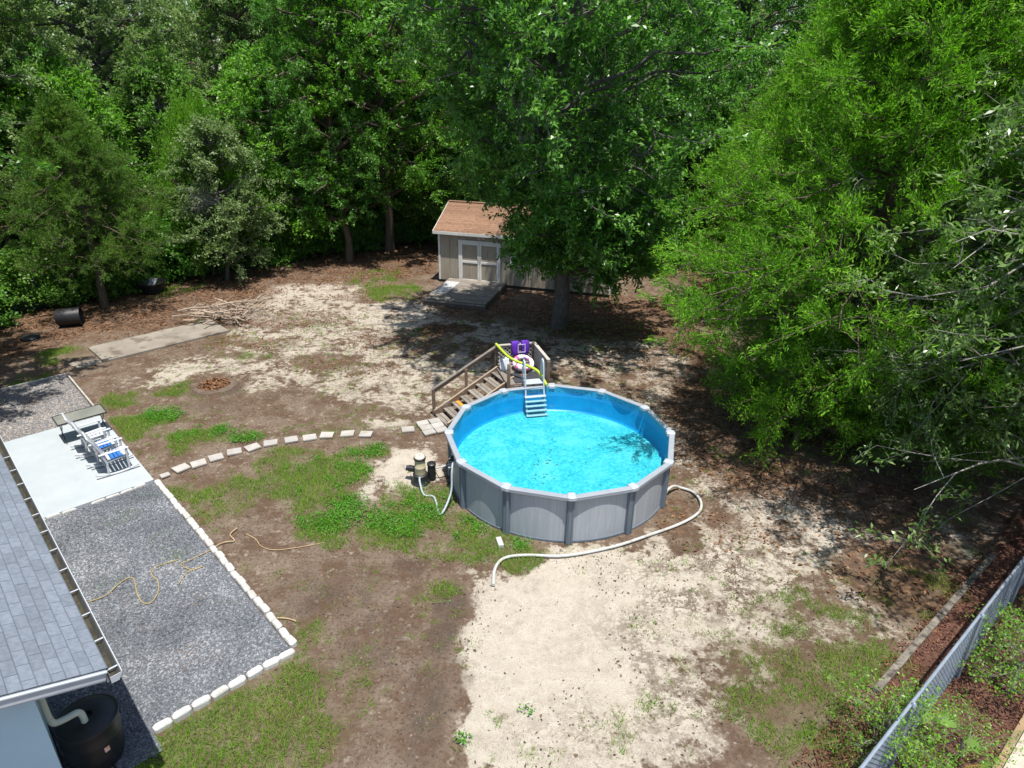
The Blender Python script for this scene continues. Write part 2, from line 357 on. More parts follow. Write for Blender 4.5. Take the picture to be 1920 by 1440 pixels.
sheet('drive', [fl(-6, -6), fl(-6, -1.12), fl(14, -1.12), fl(14, -6)], .024, roadm)
rusty = mat('weathered_timber_edging', (.30, .20, .11), (.20, .14, .09), 3, .9, .4, 30)
def brickbar(name, p0, p1, wd, ht, label, m):
    o = thing(name, label, 'edging', (p0+p1)/2)
    L = (p1-p0).length; k = max(1, int(L/2.4)); u = (p1-p0)/k
    for i in range(k): MB().bar(p0+u*i+u*.004+Vector((0, 0, ht/2)), p0+u*(i+1)-u*.004+Vector((0, 0, ht/2+random.uniform(-.008, .008))), wd, ht).build('timber', m, o, .008)
    return o
brickbar('timber_edging', fl(-6, -1.06), fl(14, -1.06), .10, .09, 'long brown timber border between the mulch and the sandy drive', rusty)
greyw = mat('grey_weathered_wood', (.23, .205, .175), (.145, .125, .105), 2.5, .85, .5, 20, stretch=(1, 1, 1), stain=(.10, .085, .07), ssc=4, sth=.55, rnd=.35)
E0, E1 = gp(1640, 1300), gp(1860, 1045)
oldt = mat('rotting_timber', (.20, .18, .15), (.10, .085, .07), 7, .95, .9, 30, stain=(.045, .035, .03), ssc=6, sth=.48, rnd=.5, bdist=.03)
brickbar('timber_edging', E0, E1, .12, .09, 'grey weathered landscape timbers laid end to end along the mulch beside the chain-link fence', oldt)

# ---------------------------------------------------------------- white brick edging
whiteb = mat('white_painted_block', (.47, .465, .45), (.38, .365, .34), 5, .8, .6, 30, stain=(.35, .30, .24), ssc=5, sth=.60, rnd=.18)
def blockmesh(seed, L=.27, W=.13, Hh=.12):
    rs = random.Random(seed); mb = MB(); n = 8; poly = []
    for k in range(8):
        ex = [(-.5, -.28), (-.36, -.5), (.36, -.5), (.5, -.28), (.5, .28), (.36, .5), (-.36, .5), (-.5, .28)][k]
        poly.append((ex[0]*L*rs.uniform(.92, 1.04), ex[1]*W*rs.uniform(.9, 1.06)))
    vs = [(x, y, 0) for x, y in poly] + [(x, y, Hh*.8) for x, y in poly] + [(x*.86, y*.8, Hh*rs.uniform(.94, 1.04)) for x, y in poly]
    fs = [tuple(range(16, 24))]
    for r_ in (0, 8): fs += [(r_+k, r_+(k+1) % 8, r_+8+(k+1) % 8, r_+8+k) for k in range(8)]
    mb.add(vs, fs); m_ = mb.mesh('brick'); m_.materials.append(whiteb); return m_
BLK = [blockmesh(i) for i in range(5)]
def edging(label, p0, p1, step, sc=1.0, gap=None, zz=-.03):
    o = thing('brick_edging', label, 'edging', (p0+p1)/2); u = (p1-p0); L = u.length; u.normalize(); n = int(round(L/step)); st = L/n
    for i in range(n):
        if gap and i in gap: continue
        p = p0 + u*(st*(i+.5))
        q = link('brick', random.choice(BLK), o); q.location = p - o.location + NN*random.uniform(-.012, .012) + DD*random.uniform(-.008, .008) + Vector((0, 0, zz + random.uniform(-.012, .012)))
        q.rotation_euler = (random.uniform(-.04, .04), random.uniform(-.05, .05), math.atan2(u.y, u.x) + random.uniform(-.07, .07))
        k = st/.275*.985; q.scale = (k, sc*random.uniform(.92, 1.08), random.uniform(.9, 1.1))
    return o
edging('row of white painted edging bricks between the gravel and the brown dirt', hw(-16.35, 3.44), hw(-9.12, 3.44), .27, 1.1)
edging('short row of white edging bricks between the gravel end and the grass', hw(-9.03, 3.40), hw(-9.03, 1.02), .31, 1.05)
edging('chipped white edging bricks sunk along the patio front beside the gravel', hw(-16.33, 3.2), hw(-16.33, .15), .30, .6, (4, 8), -.045)
strip = mat('white_edging_strip', (.42, .41, .38), (.30, .28, .25), 6, .8)
o = thing('edging_strip', 'thin pale edging strip round the shaded gravel bed past the patio', 'edging', hw(-25, 3.4))
MB().bar(hw(-25, 3.42, .03), hw(-21.05, 3.42, .03), .05, .08).build('strip', strip, o, .005)
MB().bar(hw(-25.04, 3.38, .03), hw(-25.04, .1, .03), .05, .08).build('strip', strip, o, .005)

# ================================================================ HOUSE
wallm = mat('pale_blue_stucco', (.46, .62, .70), (.42, .575, .655), 1.2, .8, .35, 120)
trimw = mat('white_trim', (.44, .47, .50), (.38, .41, .44), 2, .5)
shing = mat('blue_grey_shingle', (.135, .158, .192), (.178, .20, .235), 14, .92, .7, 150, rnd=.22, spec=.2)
nt = shing.node_tree; b = nt.nodes['Principled BSDF']; src = b.inputs['Base Color'].links[0].from_socket      # shade under courses and at tab gaps painted dark along each tab's edges
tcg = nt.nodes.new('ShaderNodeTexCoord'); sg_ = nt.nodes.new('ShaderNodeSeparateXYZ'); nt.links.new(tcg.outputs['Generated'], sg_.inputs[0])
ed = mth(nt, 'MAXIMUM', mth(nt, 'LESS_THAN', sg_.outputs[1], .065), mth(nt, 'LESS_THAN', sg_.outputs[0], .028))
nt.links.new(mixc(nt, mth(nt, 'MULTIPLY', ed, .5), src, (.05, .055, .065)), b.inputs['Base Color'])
house = thing('house', 'pale blue house with blue-grey shingle roof and white gutter beside the gravel', 'house', hw(-19, -4.4))
EZ, SL = 2.60, .33
def roofpt(t, n, dz=0): return hw(t, n, EZ + (.6-n)*SL + dz)
T0, T1, NR = -7.87, -31.0, -4.6
mb = MB()
mb.box(hw((-8.5-30.6)/2, -.26, 1.25), (22.0, .2, 2.5), (DD, NN, Vector((0, 0, 1))))
w1 = mb.build('wall', wallm, house)
mb = MB(); pts = [(-.156, 0), (-.156, 2.52), (-4.6, 2.52+4.6*SL), (-9.2, 2.52), (-9.2, 0)]
vs = [hw(-8.26, n, z) for n, z in pts] + [hw(-8.46, n, z) for n, z in pts]
mb.add(vs, [(0, 1, 2, 3, 4), (9, 8, 7, 6, 5)] + [(k, (k+1) % 5, 5+(k+1) % 5, 5+k) for k in range(5)]); mb.build('gable_wall', wallm, house)
mb = MB()
for (na, nb) in ((.6, NR), (-9.8, NR)):
    za = EZ; zb = EZ + (.6-NR)*SL
    a = [hw(T0, na, za-.05), hw(T1, na, za-.05), hw(T1, nb, zb-.05), hw(T0, nb, zb-.05)]; c = [p + Vector((0, 0, .045)) for p in a]
    mb.add(a+c, [(0, 1, 2, 3), (7, 6, 5, 4)] + [(k, (k+1) % 4, 4+(k+1) % 4, 4+k) for k in range(4)])
roof = mb.build('roof', mat('roof_deck', (.18, .20, .235), (.24, .27, .31), 12, .9, .4, 90), house)
# shingles: tabs in courses, each its own piece where the photograph shows them
X, Y = -DD, (-NN + Vector((0, 0, SL))).normalized(); Z = X.cross(Y).normalized()
if Z.z < 0: Z = -Z
tilt = .035; Yt = (Y*math.cos(tilt) + Z*(-math.sin(tilt))).normalized(); Zt = X.cross(Yt); Zt = Zt if Zt.z > 0 else -Zt
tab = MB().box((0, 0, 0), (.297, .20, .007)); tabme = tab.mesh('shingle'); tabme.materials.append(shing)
rest = MB(); EXPO = .145; cnt = 0
Mx = Matrix((X, Yt, Zt)).transposed().to_4x4()
slope = math.sqrt(1+SL*SL)
for c in range(0, 36):
    for k in range(0, 78):
        n = .615 - (c+.5)*EXPO/slope - .02; t = T0 - .006 - (k+.5)*.3 + (.15 if c % 2 else 0)
        if t - .15 < T1: continue
        wd = 1.0
        if t + .149 > T0 + .012: wd = .5; t -= .075
        p = roofpt(t, n, .012 + random.uniform(0, .0025))
        vis = n > .62 - 1.45*max(0, (t+17.2))/9.3 - .25 and t > -17.2
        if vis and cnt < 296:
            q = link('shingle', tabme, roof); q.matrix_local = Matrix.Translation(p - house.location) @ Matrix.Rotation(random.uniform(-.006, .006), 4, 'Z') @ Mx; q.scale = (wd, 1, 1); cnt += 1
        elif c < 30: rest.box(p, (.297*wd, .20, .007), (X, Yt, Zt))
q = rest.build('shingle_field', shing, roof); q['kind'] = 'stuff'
mb = MB()
mb.bar(hw(T0+.005, .585, EZ-.12), hw(T1, .585, EZ-.12), .025, .16); mb.build('fascia', trimw, house, .003)
mb = MB(); a = roofpt(T0+.014, .58, -.075); c = roofpt(T0+.014, NR, -.075); mb.bar(a, c, .028, .13); mb.build('rake_board', trimw, house, .003)
mb = MB(); a = roofpt(T0+.03, .60, -.012); c = roofpt(T0+.03, NR, -.012); mb.bar(a, c, .035, .022); mb.build('drip_edge', trimw, house, .003)
mb = MB(); mb.bar(roofpt(T0-.16, .56, -.17), roofpt(T0-.16, NR, -.17), .33, .02, (0, 0, 1)); mb.build('rake_soffit', trimw, house)
mb = MB(); mb.box(hw((T0+T1)/2, .29, EZ-.19), (abs(T1-T0)-.7, .56, .016), (DD, NN, Vector((0, 0, 1)))); mb.build('soffit', trimw, house)
# gutter
prof = [(.602, EZ-.03), (.602, EZ-.13), (.690, EZ-.13), (.735, EZ-.05), (.735, EZ-.025), (.722, EZ-.025), (.722, EZ-.05), (.682, EZ-.118), (.614, EZ-.118), (.614, EZ-.03)]
mb = MB(); vs = []
for t in (T0+.12, T1): vs += [hw(t, n, z) for n, z in prof]
k = len(prof); mb.add(vs, [(i, (i+1) % k, k+(i+1) % k, k+i) for i in range(k)] + [tuple(range(k)), tuple(range(2*k-1, k-1, -1))])
gut = mb.build('gutter', mat('dirty_gutter', (.07, .07, .066), (.05, .05, .045), 5, .6, stain=(.045, .045, .035), ssc=3, sth=.5), house)
mb = MB(); mb.add([hw(T0+.124, n, z) for n, z in prof[:5]] + [hw(T0+.13, n, z) for n, z in prof[:5]], [(0, 1, 2, 3, 4), (9, 8, 7, 6, 5)] + [(i, (i+1) % 5, 5+(i+1) % 5, 5+i) for i in range(5)]); mb.build('end_cap', trimw, gut)
mb = MB(); mb.box(hw((T0+.1+T1)/2, .648, EZ-.108), (abs(T1-T0)-.02, .064, .018), (DD, NN, Vector((0, 0, 1)))); mb.build('gutter_debris', mat('wet_leaf_muck', (.022, .021, .017), (.06, .052, .028), 9, .6, .8, 40), gut)
MB().bar(hw(T0+.12, .741, EZ-.03), hw(T1, .741, EZ-.03), .010, .022).build('lip', trimw, gut)
for k in range(12): MB().bar(hw(T0-.02-k*.62, .604, EZ-.03), hw(T0-.02-k*.62, .73, EZ-.028), .022, .008).build('hanger', trimw, gut)
dsm = mat('downspout_paint', (.60, .61, .52), (.52, .54, .46), 3, .5)
BC = hw(-9.12, .29)
mb = MB(); mb.tube(smooth_path([hw(-8.93, .655, EZ-.13), hw(-8.93, .62, EZ-.24), hw(-8.94, .0, EZ-.42), hw(-8.94, -.09, EZ-.55), hw(-8.945, -.10, 1.50), hw(-8.945, -.095, 1.28)], 4), .042, 10); ds = mb.build('downspout', dsm, house)
mb = MB(); mb.tube(smooth_path([hw(-8.945, -.095, 1.30), hw(-8.95, -.06, 1.20), hw(-8.965, .08, 1.165), hw(-8.985, .20, 1.15), hw(-8.995, .25, 1.08), hw(-9.0, .26, .92)], 5), .046, 12); mb.build('elbow', dsm, ds)
mb = MB(); pb = hw(-8.26, -1.0, .95); mb.tube([pb, pb+DD*.05], .05, 12); mb.tube([pb+DD*.05, pb+DD*.13, pb+DD*.15-Vector((0, 0, .08))], .025, 8); mb.build('hose_bib', mat('dark_fitting', (.05, .055, .06), None, 5, .4), house)

# rain barrel
blk = mat('black_plastic', (.012, .013, .015), (.02, .02, .022), 3, .45, .1, 30, spec=.5)
rb = thing('rain_barrel', 'black plastic rain barrel with domed lid under the white downspout elbow', 'barrel', (BC.x, BC.y, 0))
mb = MB(); mb.lathe([(0, .015), (.31, .015), (.33, .05), (.365, .25), (.372, .27), (.372, .30), (.378, .33), (.392, .55), (.398, .575), (.398, .60), (.392, .62), (.388, .78), (.40, .80), (.40, .84), (.37, .845)], BC, 48); mb.build('body', blk, rb)
mb = MB(); mb.lathe([(.415, .83), (.418, .862), (.40, .872), (.385, .868), (.375, .876), (.25, .90), (.10, .912), (.085, .905), (.08, .86), (0, .86)], BC, 48); mb.build('lid', blk, rb)
lp = BC + (DD*.86 + NN*.22).normalized()*.386; pd = (lp-BC).normalized(); side = Vector((-pd.y, pd.x, 0))
MB().box(lp+Vector((0, 0, .47)), (.07, .006, .09), (side, pd, Vector((0, 0, 1)))).build('label_sticker', mat('sticker', (.75, .73, .70), (.8, .25, .12), 30, .5), rb)
mb = MB(); mb.tube([lp+Vector((0, 0, .12)), lp+pd*.08+Vector((0, 0, .12))], .018, 8); mb.tube([lp+pd*.07+Vector((0, 0, .15)), lp+pd*.07+Vector((0, 0, .06))], .014, 8); mb.build('tap', blk, rb)

# ================================================================ POOL
PC = Vector((1.229, 14.797, 0)); PH = .0299
def pv_(k, r, z): a = PH + k*math.pi/6; return Vector((PC.x + r*math.sin(a), PC.y - r*math.cos(a), z))
pool = thing('swimming_pool', 'round above-ground pool with grey panels, white rim and blue liner', 'pool', PC)
wallg = mat('grey_pool_panel', (.34, .365, .395), (.29, .315, .345), 2.5, .45, .12, 8, stretch=(6, 6, .35), spec=.4, stain=(.44, .46, .48), ssc=3, sth=.57)
postg = mat('slate_pool_post', (.14, .17, .205), (.11, .138, .168), 3, .45, stretch=(4, 4, .5))
railg = mat('pale_grey_resin', (.245, .27, .305), (.28, .305, .34), 3, .4, .1, 40)
capg = mat('white_resin_cap', (.36, .39, .43), (.33, .36, .40), 4, .4)
WR = 2.72
for k in range(12):                      # one curved wall panel between each two posts
    mb = MB(); ns = 12; vs = []
    for i in range(ns+1):
        kk = k + i/ns; ang = PH + kk*math.pi/6
        for r_, z in ((WR, 0.0), (WR, 1.23), (WR-.012, 1.23), (WR-.012, 0.0)): vs.append(Vector((PC.x + r_*math.sin(ang), PC.y - r_*math.cos(ang), z)))
    fs = [(i*4+j, i*4+(j+1) % 4, i*4+4+(j+1) % 4, i*4+4+j) for i in range(ns) for j in range(4)]
    mb.add(vs, fs, True); mb.build('wall_panel', wallg, pool)
mb = MB(); mb.lathe([(WR+.002, .0), (WR+.018, .0), (WR+.018, .05), (WR+.002, .05)], PC, 96); mb.build('bottom_track', postg, pool)
FZ, WZ = .50, .96
def liner_mat():
    m = bpy.data.materials.new('blue_liner'); m.use_nodes = True; nt = m.node_tree; b = nt.nodes['Principled BSDF']
    g = nt.nodes.new('ShaderNodeNewGeometry').outputs['Position']; s = nt.nodes.new('ShaderNodeSeparateXYZ'); nt.links.new(g, s.inputs[0])
    v = nt.nodes.new('ShaderNodeTexVoronoi'); v.inputs['Scale'].default_value = 13; nt.links.new(g, v.inputs['Vector'])
    c = mixc(nt, sstep(nt, noise(nt, g, 3), .35, .65), (.005, .20, .45), (.007, .24, .51))
    band = mixc(nt, sstep(nt, v.outputs[0], .1, .55), (.008, .10, .19), (.02, .24, .40))
    c = mixc(nt, sstep(nt, s.outputs[2], 1.075, 1.085), c, band)
    c = mixc(nt, mth(nt, 'MULTIPLY', sstep(nt, s.outputs[2], 1.175, 1.178), 1.), c, (.015, .24, .40))
    nt.links.new(c, b.inputs['Base Color']); b.inputs['Roughness'].default_value = .35; return m
mb = MB(); mb.lathe([(WR-.02, 1.228), (WR-.022, FZ+.06), (WR-.05, FZ+.02), (WR-.09, FZ)], PC, 96); mb.build('liner', liner_mat(), pool)
fm = bpy.data.materials.new('turquoise_liner_floor'); fm.use_nodes = True; nt = fm.node_tree; b = nt.nodes['Principled BSDF']
g = nt.nodes.new('ShaderNodeNewGeometry').outputs['Position']
c = mixc(nt, sstep(nt, noise(nt, g, 13, 6, .85), .42, .60), (.012, .29, .37), (.09, .47, .49))
c = mixc(nt, mth(nt, 'MULTIPLY', sstep(nt, noise(nt, g, 1.3, 3), .45, .70), .6), c, (.16, .50, .515))
nt.links.new(c, b.inputs['Base Color']); b.inputs['Roughness'].default_value = .6
mb = MB(); mb.disc(PC+Vector((0, 0, FZ+.001)), WR-.085, 96); mb.build('floor', fm, pool)
RO, RI = 2.875, 2.735
for k in range(12):
    a, c, d, e_ = pv_(k+.028, RO, 0), pv_(k+1-.028, RO, 0), pv_(k+1-.028, RI, 0), pv_(k+.028, RI, 0)
    mb = MB(); mb.prism([a, c, d, e_], 1.228, 1.272); rail = mb.build('top_rail', railg, pool, .012)
    mb = MB(); o_ = (a+c)/2-PC; o_.normalize()
    mb.bar(a - o_*.012 + Vector((0, 0, 1.215)), c - o_*.012 + Vector((0, 0, 1.215)), .02, .055); mb.build('rail_lip', railg, rail, .004)
    ang = PH + k*math.pi/6; rad = Vector((math.sin(ang), -math.cos(ang), 0)); tan = Vector((math.cos(ang), math.sin(ang), 0))
    mb = MB(); p = PC + rad*(WR+.055)
    poly = [(-.085, -.052), (-.075, .025), (-.035, .05), (-.03, .035), (.03, .035), (.035, .05), (.075, .025), (.085, -.052)]
    mb.prism([(p + tan*x + rad*y) for x, y in poly], 0.0, 1.226); mb.build('post', postg, pool)
    mb = MB(); p = PC + rad*2.774
    poly = [(-.085, -.105), (-.105, .09), (-.06, .115), (.06, .115), (.105, .09), (.085, -.105)]
    vs = [p + tan*x + rad*y + Vector((0, 0, 1.20)) for x, y in poly] + [p + tan*x + rad*y + Vector((0, 0, 1.278)) for x, y in poly] + [p + tan*x*.72 + rad*y*.8 + Vector((0, 0, 1.295)) for x, y in poly]
    fs = [(12, 13, 14, 15, 16, 17), (5, 4, 3, 2, 1, 0)] + [(r_+i, r_+(i+1) % 6, r_+6+(i+1) % 6, r_+6+i) for r_ in (0, 6) for i in range(6)]
    mb.add(vs, fs); mb.build('post_cap', capg, pool, .006)
MB().box(pv_(10.93, WR-.06, 1.13), (.20, .16, .18), (Vector((1, 0, 0)), Vector((0, 1, 0)), Vector((0, 0, 1)))).build('skimmer', capg, pool, .02)
wm = bpy.data.materials.new('pool_water'); wm.use_nodes = True; nt = wm.node_tree; nt.nodes.remove(nt.nodes['Principled BSDF'])
g = nt.nodes.new('ShaderNodeNewGeometry').outputs['Position']
tr = nt.nodes.new('ShaderNodeBsdfTransparent'); tr.inputs[0].default_value = (.74, .96, .99, 1)
gl = nt.nodes.new('ShaderNodeBsdfGlossy'); gl.inputs['Roughness'].default_value = .06
bp = nt.nodes.new('ShaderNodeBump'); bp.inputs['Strength'].default_value = .35; bp.inputs['Distance'].default_value = .03
nt.links.new(noise(nt, g, 7, 3, .5), bp.inputs['Height']); nt.links.new(bp.outputs[0], gl.inputs['Normal'])
fr = nt.nodes.new('ShaderNodeFresnel'); fr.inputs[0].default_value = 1.33; nt.links.new(bp.outputs[0], fr.inputs['Normal'])
mx = nt.nodes.new('ShaderNodeMixShader'); nt.links.new(fr.outputs[0], mx.inputs[0]); nt.links.new(tr.outputs[0], mx.inputs[1]); nt.links.new(gl.outputs[0], mx.inputs[2])
nt.links.new(mx.outputs[0], nt.nodes['Material Output'].inputs[0])
mb = MB(); mb.disc(PC+Vector((0, 0, WZ)), WR-.024, 96); tag(mb.build('water', wm), kind='structure')
rs = np.random.RandomState(5); mb = MB()
for i in range(34):
    if i < 16: q = gp(1030, 862, WZ) + Vector((rs.normal(0, .22), rs.normal(0, .35), 0))
    else: a_ = rs.uniform(0, 6.28); r_ = 2.3*math.sqrt(rs.uniform()); q = PC + Vector((r_*math.cos(a_), r_*math.sin(a_), WZ))
    l = rs.uniform(.02, .055); a_ = rs.uniform(0, 6.28); u = Vector((math.cos(a_), math.sin(a_), 0)); v = Vector((-u.y, u.x, 0)); q.z = WZ+.004
    mb.quad(q-u*l, q-v*l*.4, q+u*l, q+v*l*.4)
tag(mb.build('floating_leaves', mat('wet_leaf', (.03, .03, .015), (.06, .05, .02), 4, .5)), 'small dark leaves floating on the pool water', 'leaves', kind='stuff')

# ---------------------------------------------------------------- wooden deck and stairs
brownw = mat('brown_weathered_wood', (.185, .12, .08), (.12, .08, .055), 3, .85, .5, 25, stain=(.25, .205, .16), ssc=3, sth=.55, rnd=.3)
paleedge = mat('pale_cut_wood', (.36, .29, .215), (.28, .22, .16), 3, .85, .4, 30, rnd=.2)
latm = mat('lattice_wood', (.44, .41, .37), (.34, .31, .275), 4, .85, rnd=.3)
DZ = 1.13; Dq = Vector((-.10, 17.82, 0)); U = Vector((.966, .256, 0)); Vv = Vector((-.278, .96, 0)); DW, DL = 1.2, 1.42
ds = thing('pool_steps', 'weathered wooden steps with handrail and lattice-sided landing behind the pool', 'steps', Dq+U*.3)
def dk(u, v, z=0): return Dq + U*u + Vv*v + Vector((0, 0, z))
nb = 9
for i in range(nb): MB().bar(dk(-.02, (i+.5)*DL/nb, DZ-.018), dk(DW+.02, (i+.5)*DL/nb, DZ-.018), DL/nb-.012, .036).build('deck_board', greyw, ds, .004)
for a, c in (((0, 0), (DW, 0)), ((0, DL), (DW, DL)), ((0, 0), (0, DL)), ((DW, 0), (DW, DL))):
    MB().bar(dk(*a, DZ-.12), dk(*c, DZ-.12), .04, .16).build('joist', brownw, ds)
RT = 1.78
for (u, v, top) in ((0, 0, RT), (DW, 0, RT), (0, DL, RT+.02), (DW, DL, RT+.02), (DW*.5, DL, RT)):
    MB().bar(dk(u, v, 0), dk(u, v, top), .10, .10, (0, 1, 0)).build('post', brownw, ds, .006)
tr_ = [((0, DL), (DW, DL)), ((DW, DL), (DW, 0))]
for a, c in tr_:
    MB().bar(dk(*a, RT+.035), dk(*c, RT+.035), .10, .035).build('top_rail', latm, ds, .005)
    MB().bar(dk(*a, DZ+.06), dk(*c, DZ+.06), .04, .04).build('bottom_rail', latm, ds, .004)
    A_ = dk(*a); C_ = dk(*c); L = (C_-A_).length; u = (C_-A_).normalized(); nrm = Vector((-u.y, u.x, 0)); h0, h1 = DZ+.07, RT+.01; hh_ = h1-h0; stp = .135
    for sgn, off in ((1, .007), (-1, -.007)):
        s = -hh_ + .04
        while s < L - .02:
            s0, s1 = s, s+hh_; z0, z1 = (h0, h1) if sgn > 0 else (h1, h0)
            if s0 < 0: z0 += (z1-z0)*(-s0/hh_); s0 = 0
            if s1 > L: z1 = z0 + (z1-z0)*((L-s0)/(s1-s0)); s1 = L
            if s1-s0 > .05: MB().bar(A_+u*s0+nrm*off+Vector((0, 0, z0)), A_+u*s1+nrm*off+Vector((0, 0, z1)), .012, .028, (0, 0, 1)).build('lattice_slat', latm, ds)
            s += stp
S1 = Vector((-.42, 19.08, 0)); S0 = Vector((-2.30, 17.96, 0)); sd = (S0-S1).normalized(); sw = Vector((-sd.y, sd.x, 0))
if sw.y > 0: sw = -sw
SWD = .92; NT = 8; SLn = (S0-S1).length
for off, nm in ((0, 'stringer'), (SWD, 'stringer')):
    a = S1 + sw*off; c = S0 + sw*off
    o = MB().bar(a+Vector((0, 0, DZ-.06)), c+Vector((0, 0, .06)), .045, .24).build('stringer', brownw, ds, .004)
    MB().bar(a+Vector((0, 0, DZ+.07)), c+Vector((0, 0, .19)), .05, .025).build('stringer_cap', paleedge, o)
orange = mat('orange_paint', (.62, .27, .03), (.52, .22, .03), 6, .7, .4, 25)
for i in range(NT):
    z = DZ*(NT-i)/(NT+.15) - .09; s = SLn*(i+.55)/NT
    for j, dx in enumerate((-.066, .066)):
        c0 = S1 + sd*(s+dx) + Vector((0, 0, z))
        mm = orange if (i == 5 and j == 0) else greyw
        MB().bar(c0+sw*.028, c0+sw*(SWD-.028), .118, .036).build('tread', mm, ds, .004)
hr0 = S0 + sd*-.02 - sw*.10; hr1 = S1 - sw*.06
for f_, top in ((0, .82), (.5, None), ):
    p = hr0.lerp(hr1, f_); zt = .80 + (RT-.02-.80)*f_
    MB().bar(p, p+Vector((0, 0, zt)), .09, .09, (0, 1, 0)).build('rail_post', brownw, ds, .006)
MB().bar(hr0+Vector((0, 0, .82))-(hr1-hr0).normalized()*.06, dk(0, DL, RT+.02), .09, .04).build('handrail', greyw, ds, .005)
MB().bar(hr0+Vector((0, 0, .74)), dk(0, DL, RT-.06)+Vector((0, 0, 0)), .035, .09).build('handrail_board', brownw, ds, .004)
# door mat, floats, noodle, vest
matm = mat('charcoal_rubber', (.025, .028, .035), (.04, .04, .05), 9, .8, .4, 60)
o = MB().box(dk(.66, .40, DZ+.012), (.86, .70, .018), (U, Vv, Vector((0, 0, 1)))).build('door_mat', matm, None, .004)
tag(o, 'dark rubber mat on the wooden pool landing', 'mat')
mb = MB(); cs = dk(.62, .55, DZ+.02)
for k in range(5):
    a = k*2*math.pi/5+.3; d_ = Vector((math.cos(a), math.sin(a), 0)); mb.tube([cs, cs+d_*.05, cs+d_*.11], [.022, .016, .006], 6)
tag(mb.build('star_toy', mat('orange_toy', (.65, .24, .07), None, 5, .5)), 'small orange star toy lying on the dark mat', 'toy')
nood = mat('lime_foam', (.38, .48, .03), (.33, .43, .03), 8, .75, .2, 60)
a = dk(-.02, DL-.02, RT+.10); zf = lambda px, py, z: gp(px, py, z)
pth = [a, zf(955, 670, 1.72), zf(985, 684, 1.66), zf(1006, 694, 1.60), zf(1016, 706, 1.46), zf(1025, 722, 1.34)]
mb = MB(); mb.tube(smooth_path(pth, 5), .040, 12); tag(mb.build('pool_noodle', nood), 'lime green foam noodle drooping from the stair post over the pool rim', 'noodle')
purp = mat('purple_fabric', (.10, .018, .36), (.07, .012, .27), 6, .75, .4, 40)
vt = thing('swim_vest', 'purple swim vest with white straps hung over the lattice top rail', 'vest', dk(.78, DL, RT))
for sgn in (-1, 1):
    mb = MB(); w_ = []
    ys = [(-.075, -.36), (-.085, -.18), (-.075, -.02), (-.05, .07), (0, .10), (.05, .07), (.075, -.02), (.08, -.22)]
    vs = []
    for i, (yy, zz) in enumerate(ys):
        for x_ in (.015, .30): vs.append(dk(.74 + sgn*x_*(1-.12*(i in (0, 7))), DL + yy + random.uniform(-.01, .01), RT + .035 + zz))
    n_ = len(ys); mb.add(vs, [(2*i, 2*i+1, 2*i+3, 2*i+2) for i in range(n_-1)], True)
    o = mb.build('panel', purp, vt); sm = o.modifiers.new('thick', 'SOLIDIFY'); sm.thickness = .045; sm.offset = 0; b_ = o.modifiers.new('sub', 'SUBSURF'); b_.levels = 1; b_.render_levels = 1
strap = mat('white_webbing', (.62, .58, .68), None, 5, .7)
for x_ in (-.12, .10): MB().bar(dk(.78+x_, DL-.115, RT-.22), dk(.78+x_, DL-.10, RT+.06), .02, .008, (0, 1, 0)).build('strap', strap, vt)
for z_ in (-.20, .05): MB().bar(dk(.66, DL-.118, RT+z_), dk(.88, DL-.118, RT+z_), .008, .02, (0, 0, 1)).build('strap', strap, vt)
def floatmat():
    m = bpy.data.materials.new('printed_vinyl'); m.use_nodes = True; nt = m.node_tree; b = nt.nodes['Principled BSDF']
    tc = nt.nodes.new('ShaderNodeTexCoord'); v = nt.nodes.new('ShaderNodeTexVoronoi'); v.inputs['Scale'].default_value = 9; nt.links.new(tc.outputs['Object'], v.inputs['Vector'])
    cr = nt.nodes.new('ShaderNodeValToRGB'); nt.links.new(v.outputs['Color'], cr.inputs[0]); cr.color_ramp.interpolation = 'CONSTANT'; e = cr.color_ramp.elements
    e[0].color = (.75, .74, .76, 1); e[1].position = .5; e[1].color = (.75, .74, .76, 1)
    for p_, c_ in ((.55, (.62, .12, .28)), (.66, (.75, .74, .76)), (.75, (.35, .12, .45)), (.85, (.75, .7, .74))): q = e.new(p_); q.color = c4(c_)
    nt.links.new(cr.outputs[0], b.inputs['Base Color']); b.inputs['Roughness'].default_value = .3; return m
fmt = floatmat()
ft = thing('pool_float', 'white inflatable float with pink print propped against the lattice', 'float', dk(.6, 1.1, DZ))
cpt = dk(.74, 1.02, DZ+.21); ring = [cpt + U*(.27*math.cos(a)) + (Vv*.9+Vector((0, 0, .35))).normalized()*(.27*math.sin(a)) for a in np.linspace(0, 2*math.pi, 20, endpoint=False)]
mb = MB(); mb.tube(ring, .07, 12, closed=True); mb.build('ring', fmt, ft)
ft = thing('pool_float', 'rolled white and pink inflatable lying on the landing beside the ladder', 'float', dk(.62, .72, DZ))
mb = MB(); pp = [dk(.40, .78, DZ+.22), dk(.44, .77, DZ+.22), dk(.60, .72, DZ+.20), dk(.78, .66, DZ+.19), dk(.82, .65, DZ+.19)]
mb.tube(pp, [.03, .10, .115, .10, .03], 14); mb.build('roll', fmt, ft)
mb = MB(); mb.tube([dk(.84, .64, DZ+.19), dk(.88, .63, DZ+.19)], .018, 6); mb.build('valve', strap, ft)
mb = MB(); cpt = dk(.16, 1.05, DZ+.20)
vs = []
for i in range(7):
    for j in range(6):
        vs.append(cpt + U*((i/6-.5)*.30) + Vv*((j/5-.5)*.16 + .05*math.sin(i*1.7)) + Vector((0, 0, (j/5-.5)*.36 + .03*math.sin(i*2.3+j))))
mb.add(vs, [(i*6+j, i*6+6+j, i*6+7+j, i*6+1+j) for i in range(6) for j in range(5)], True)
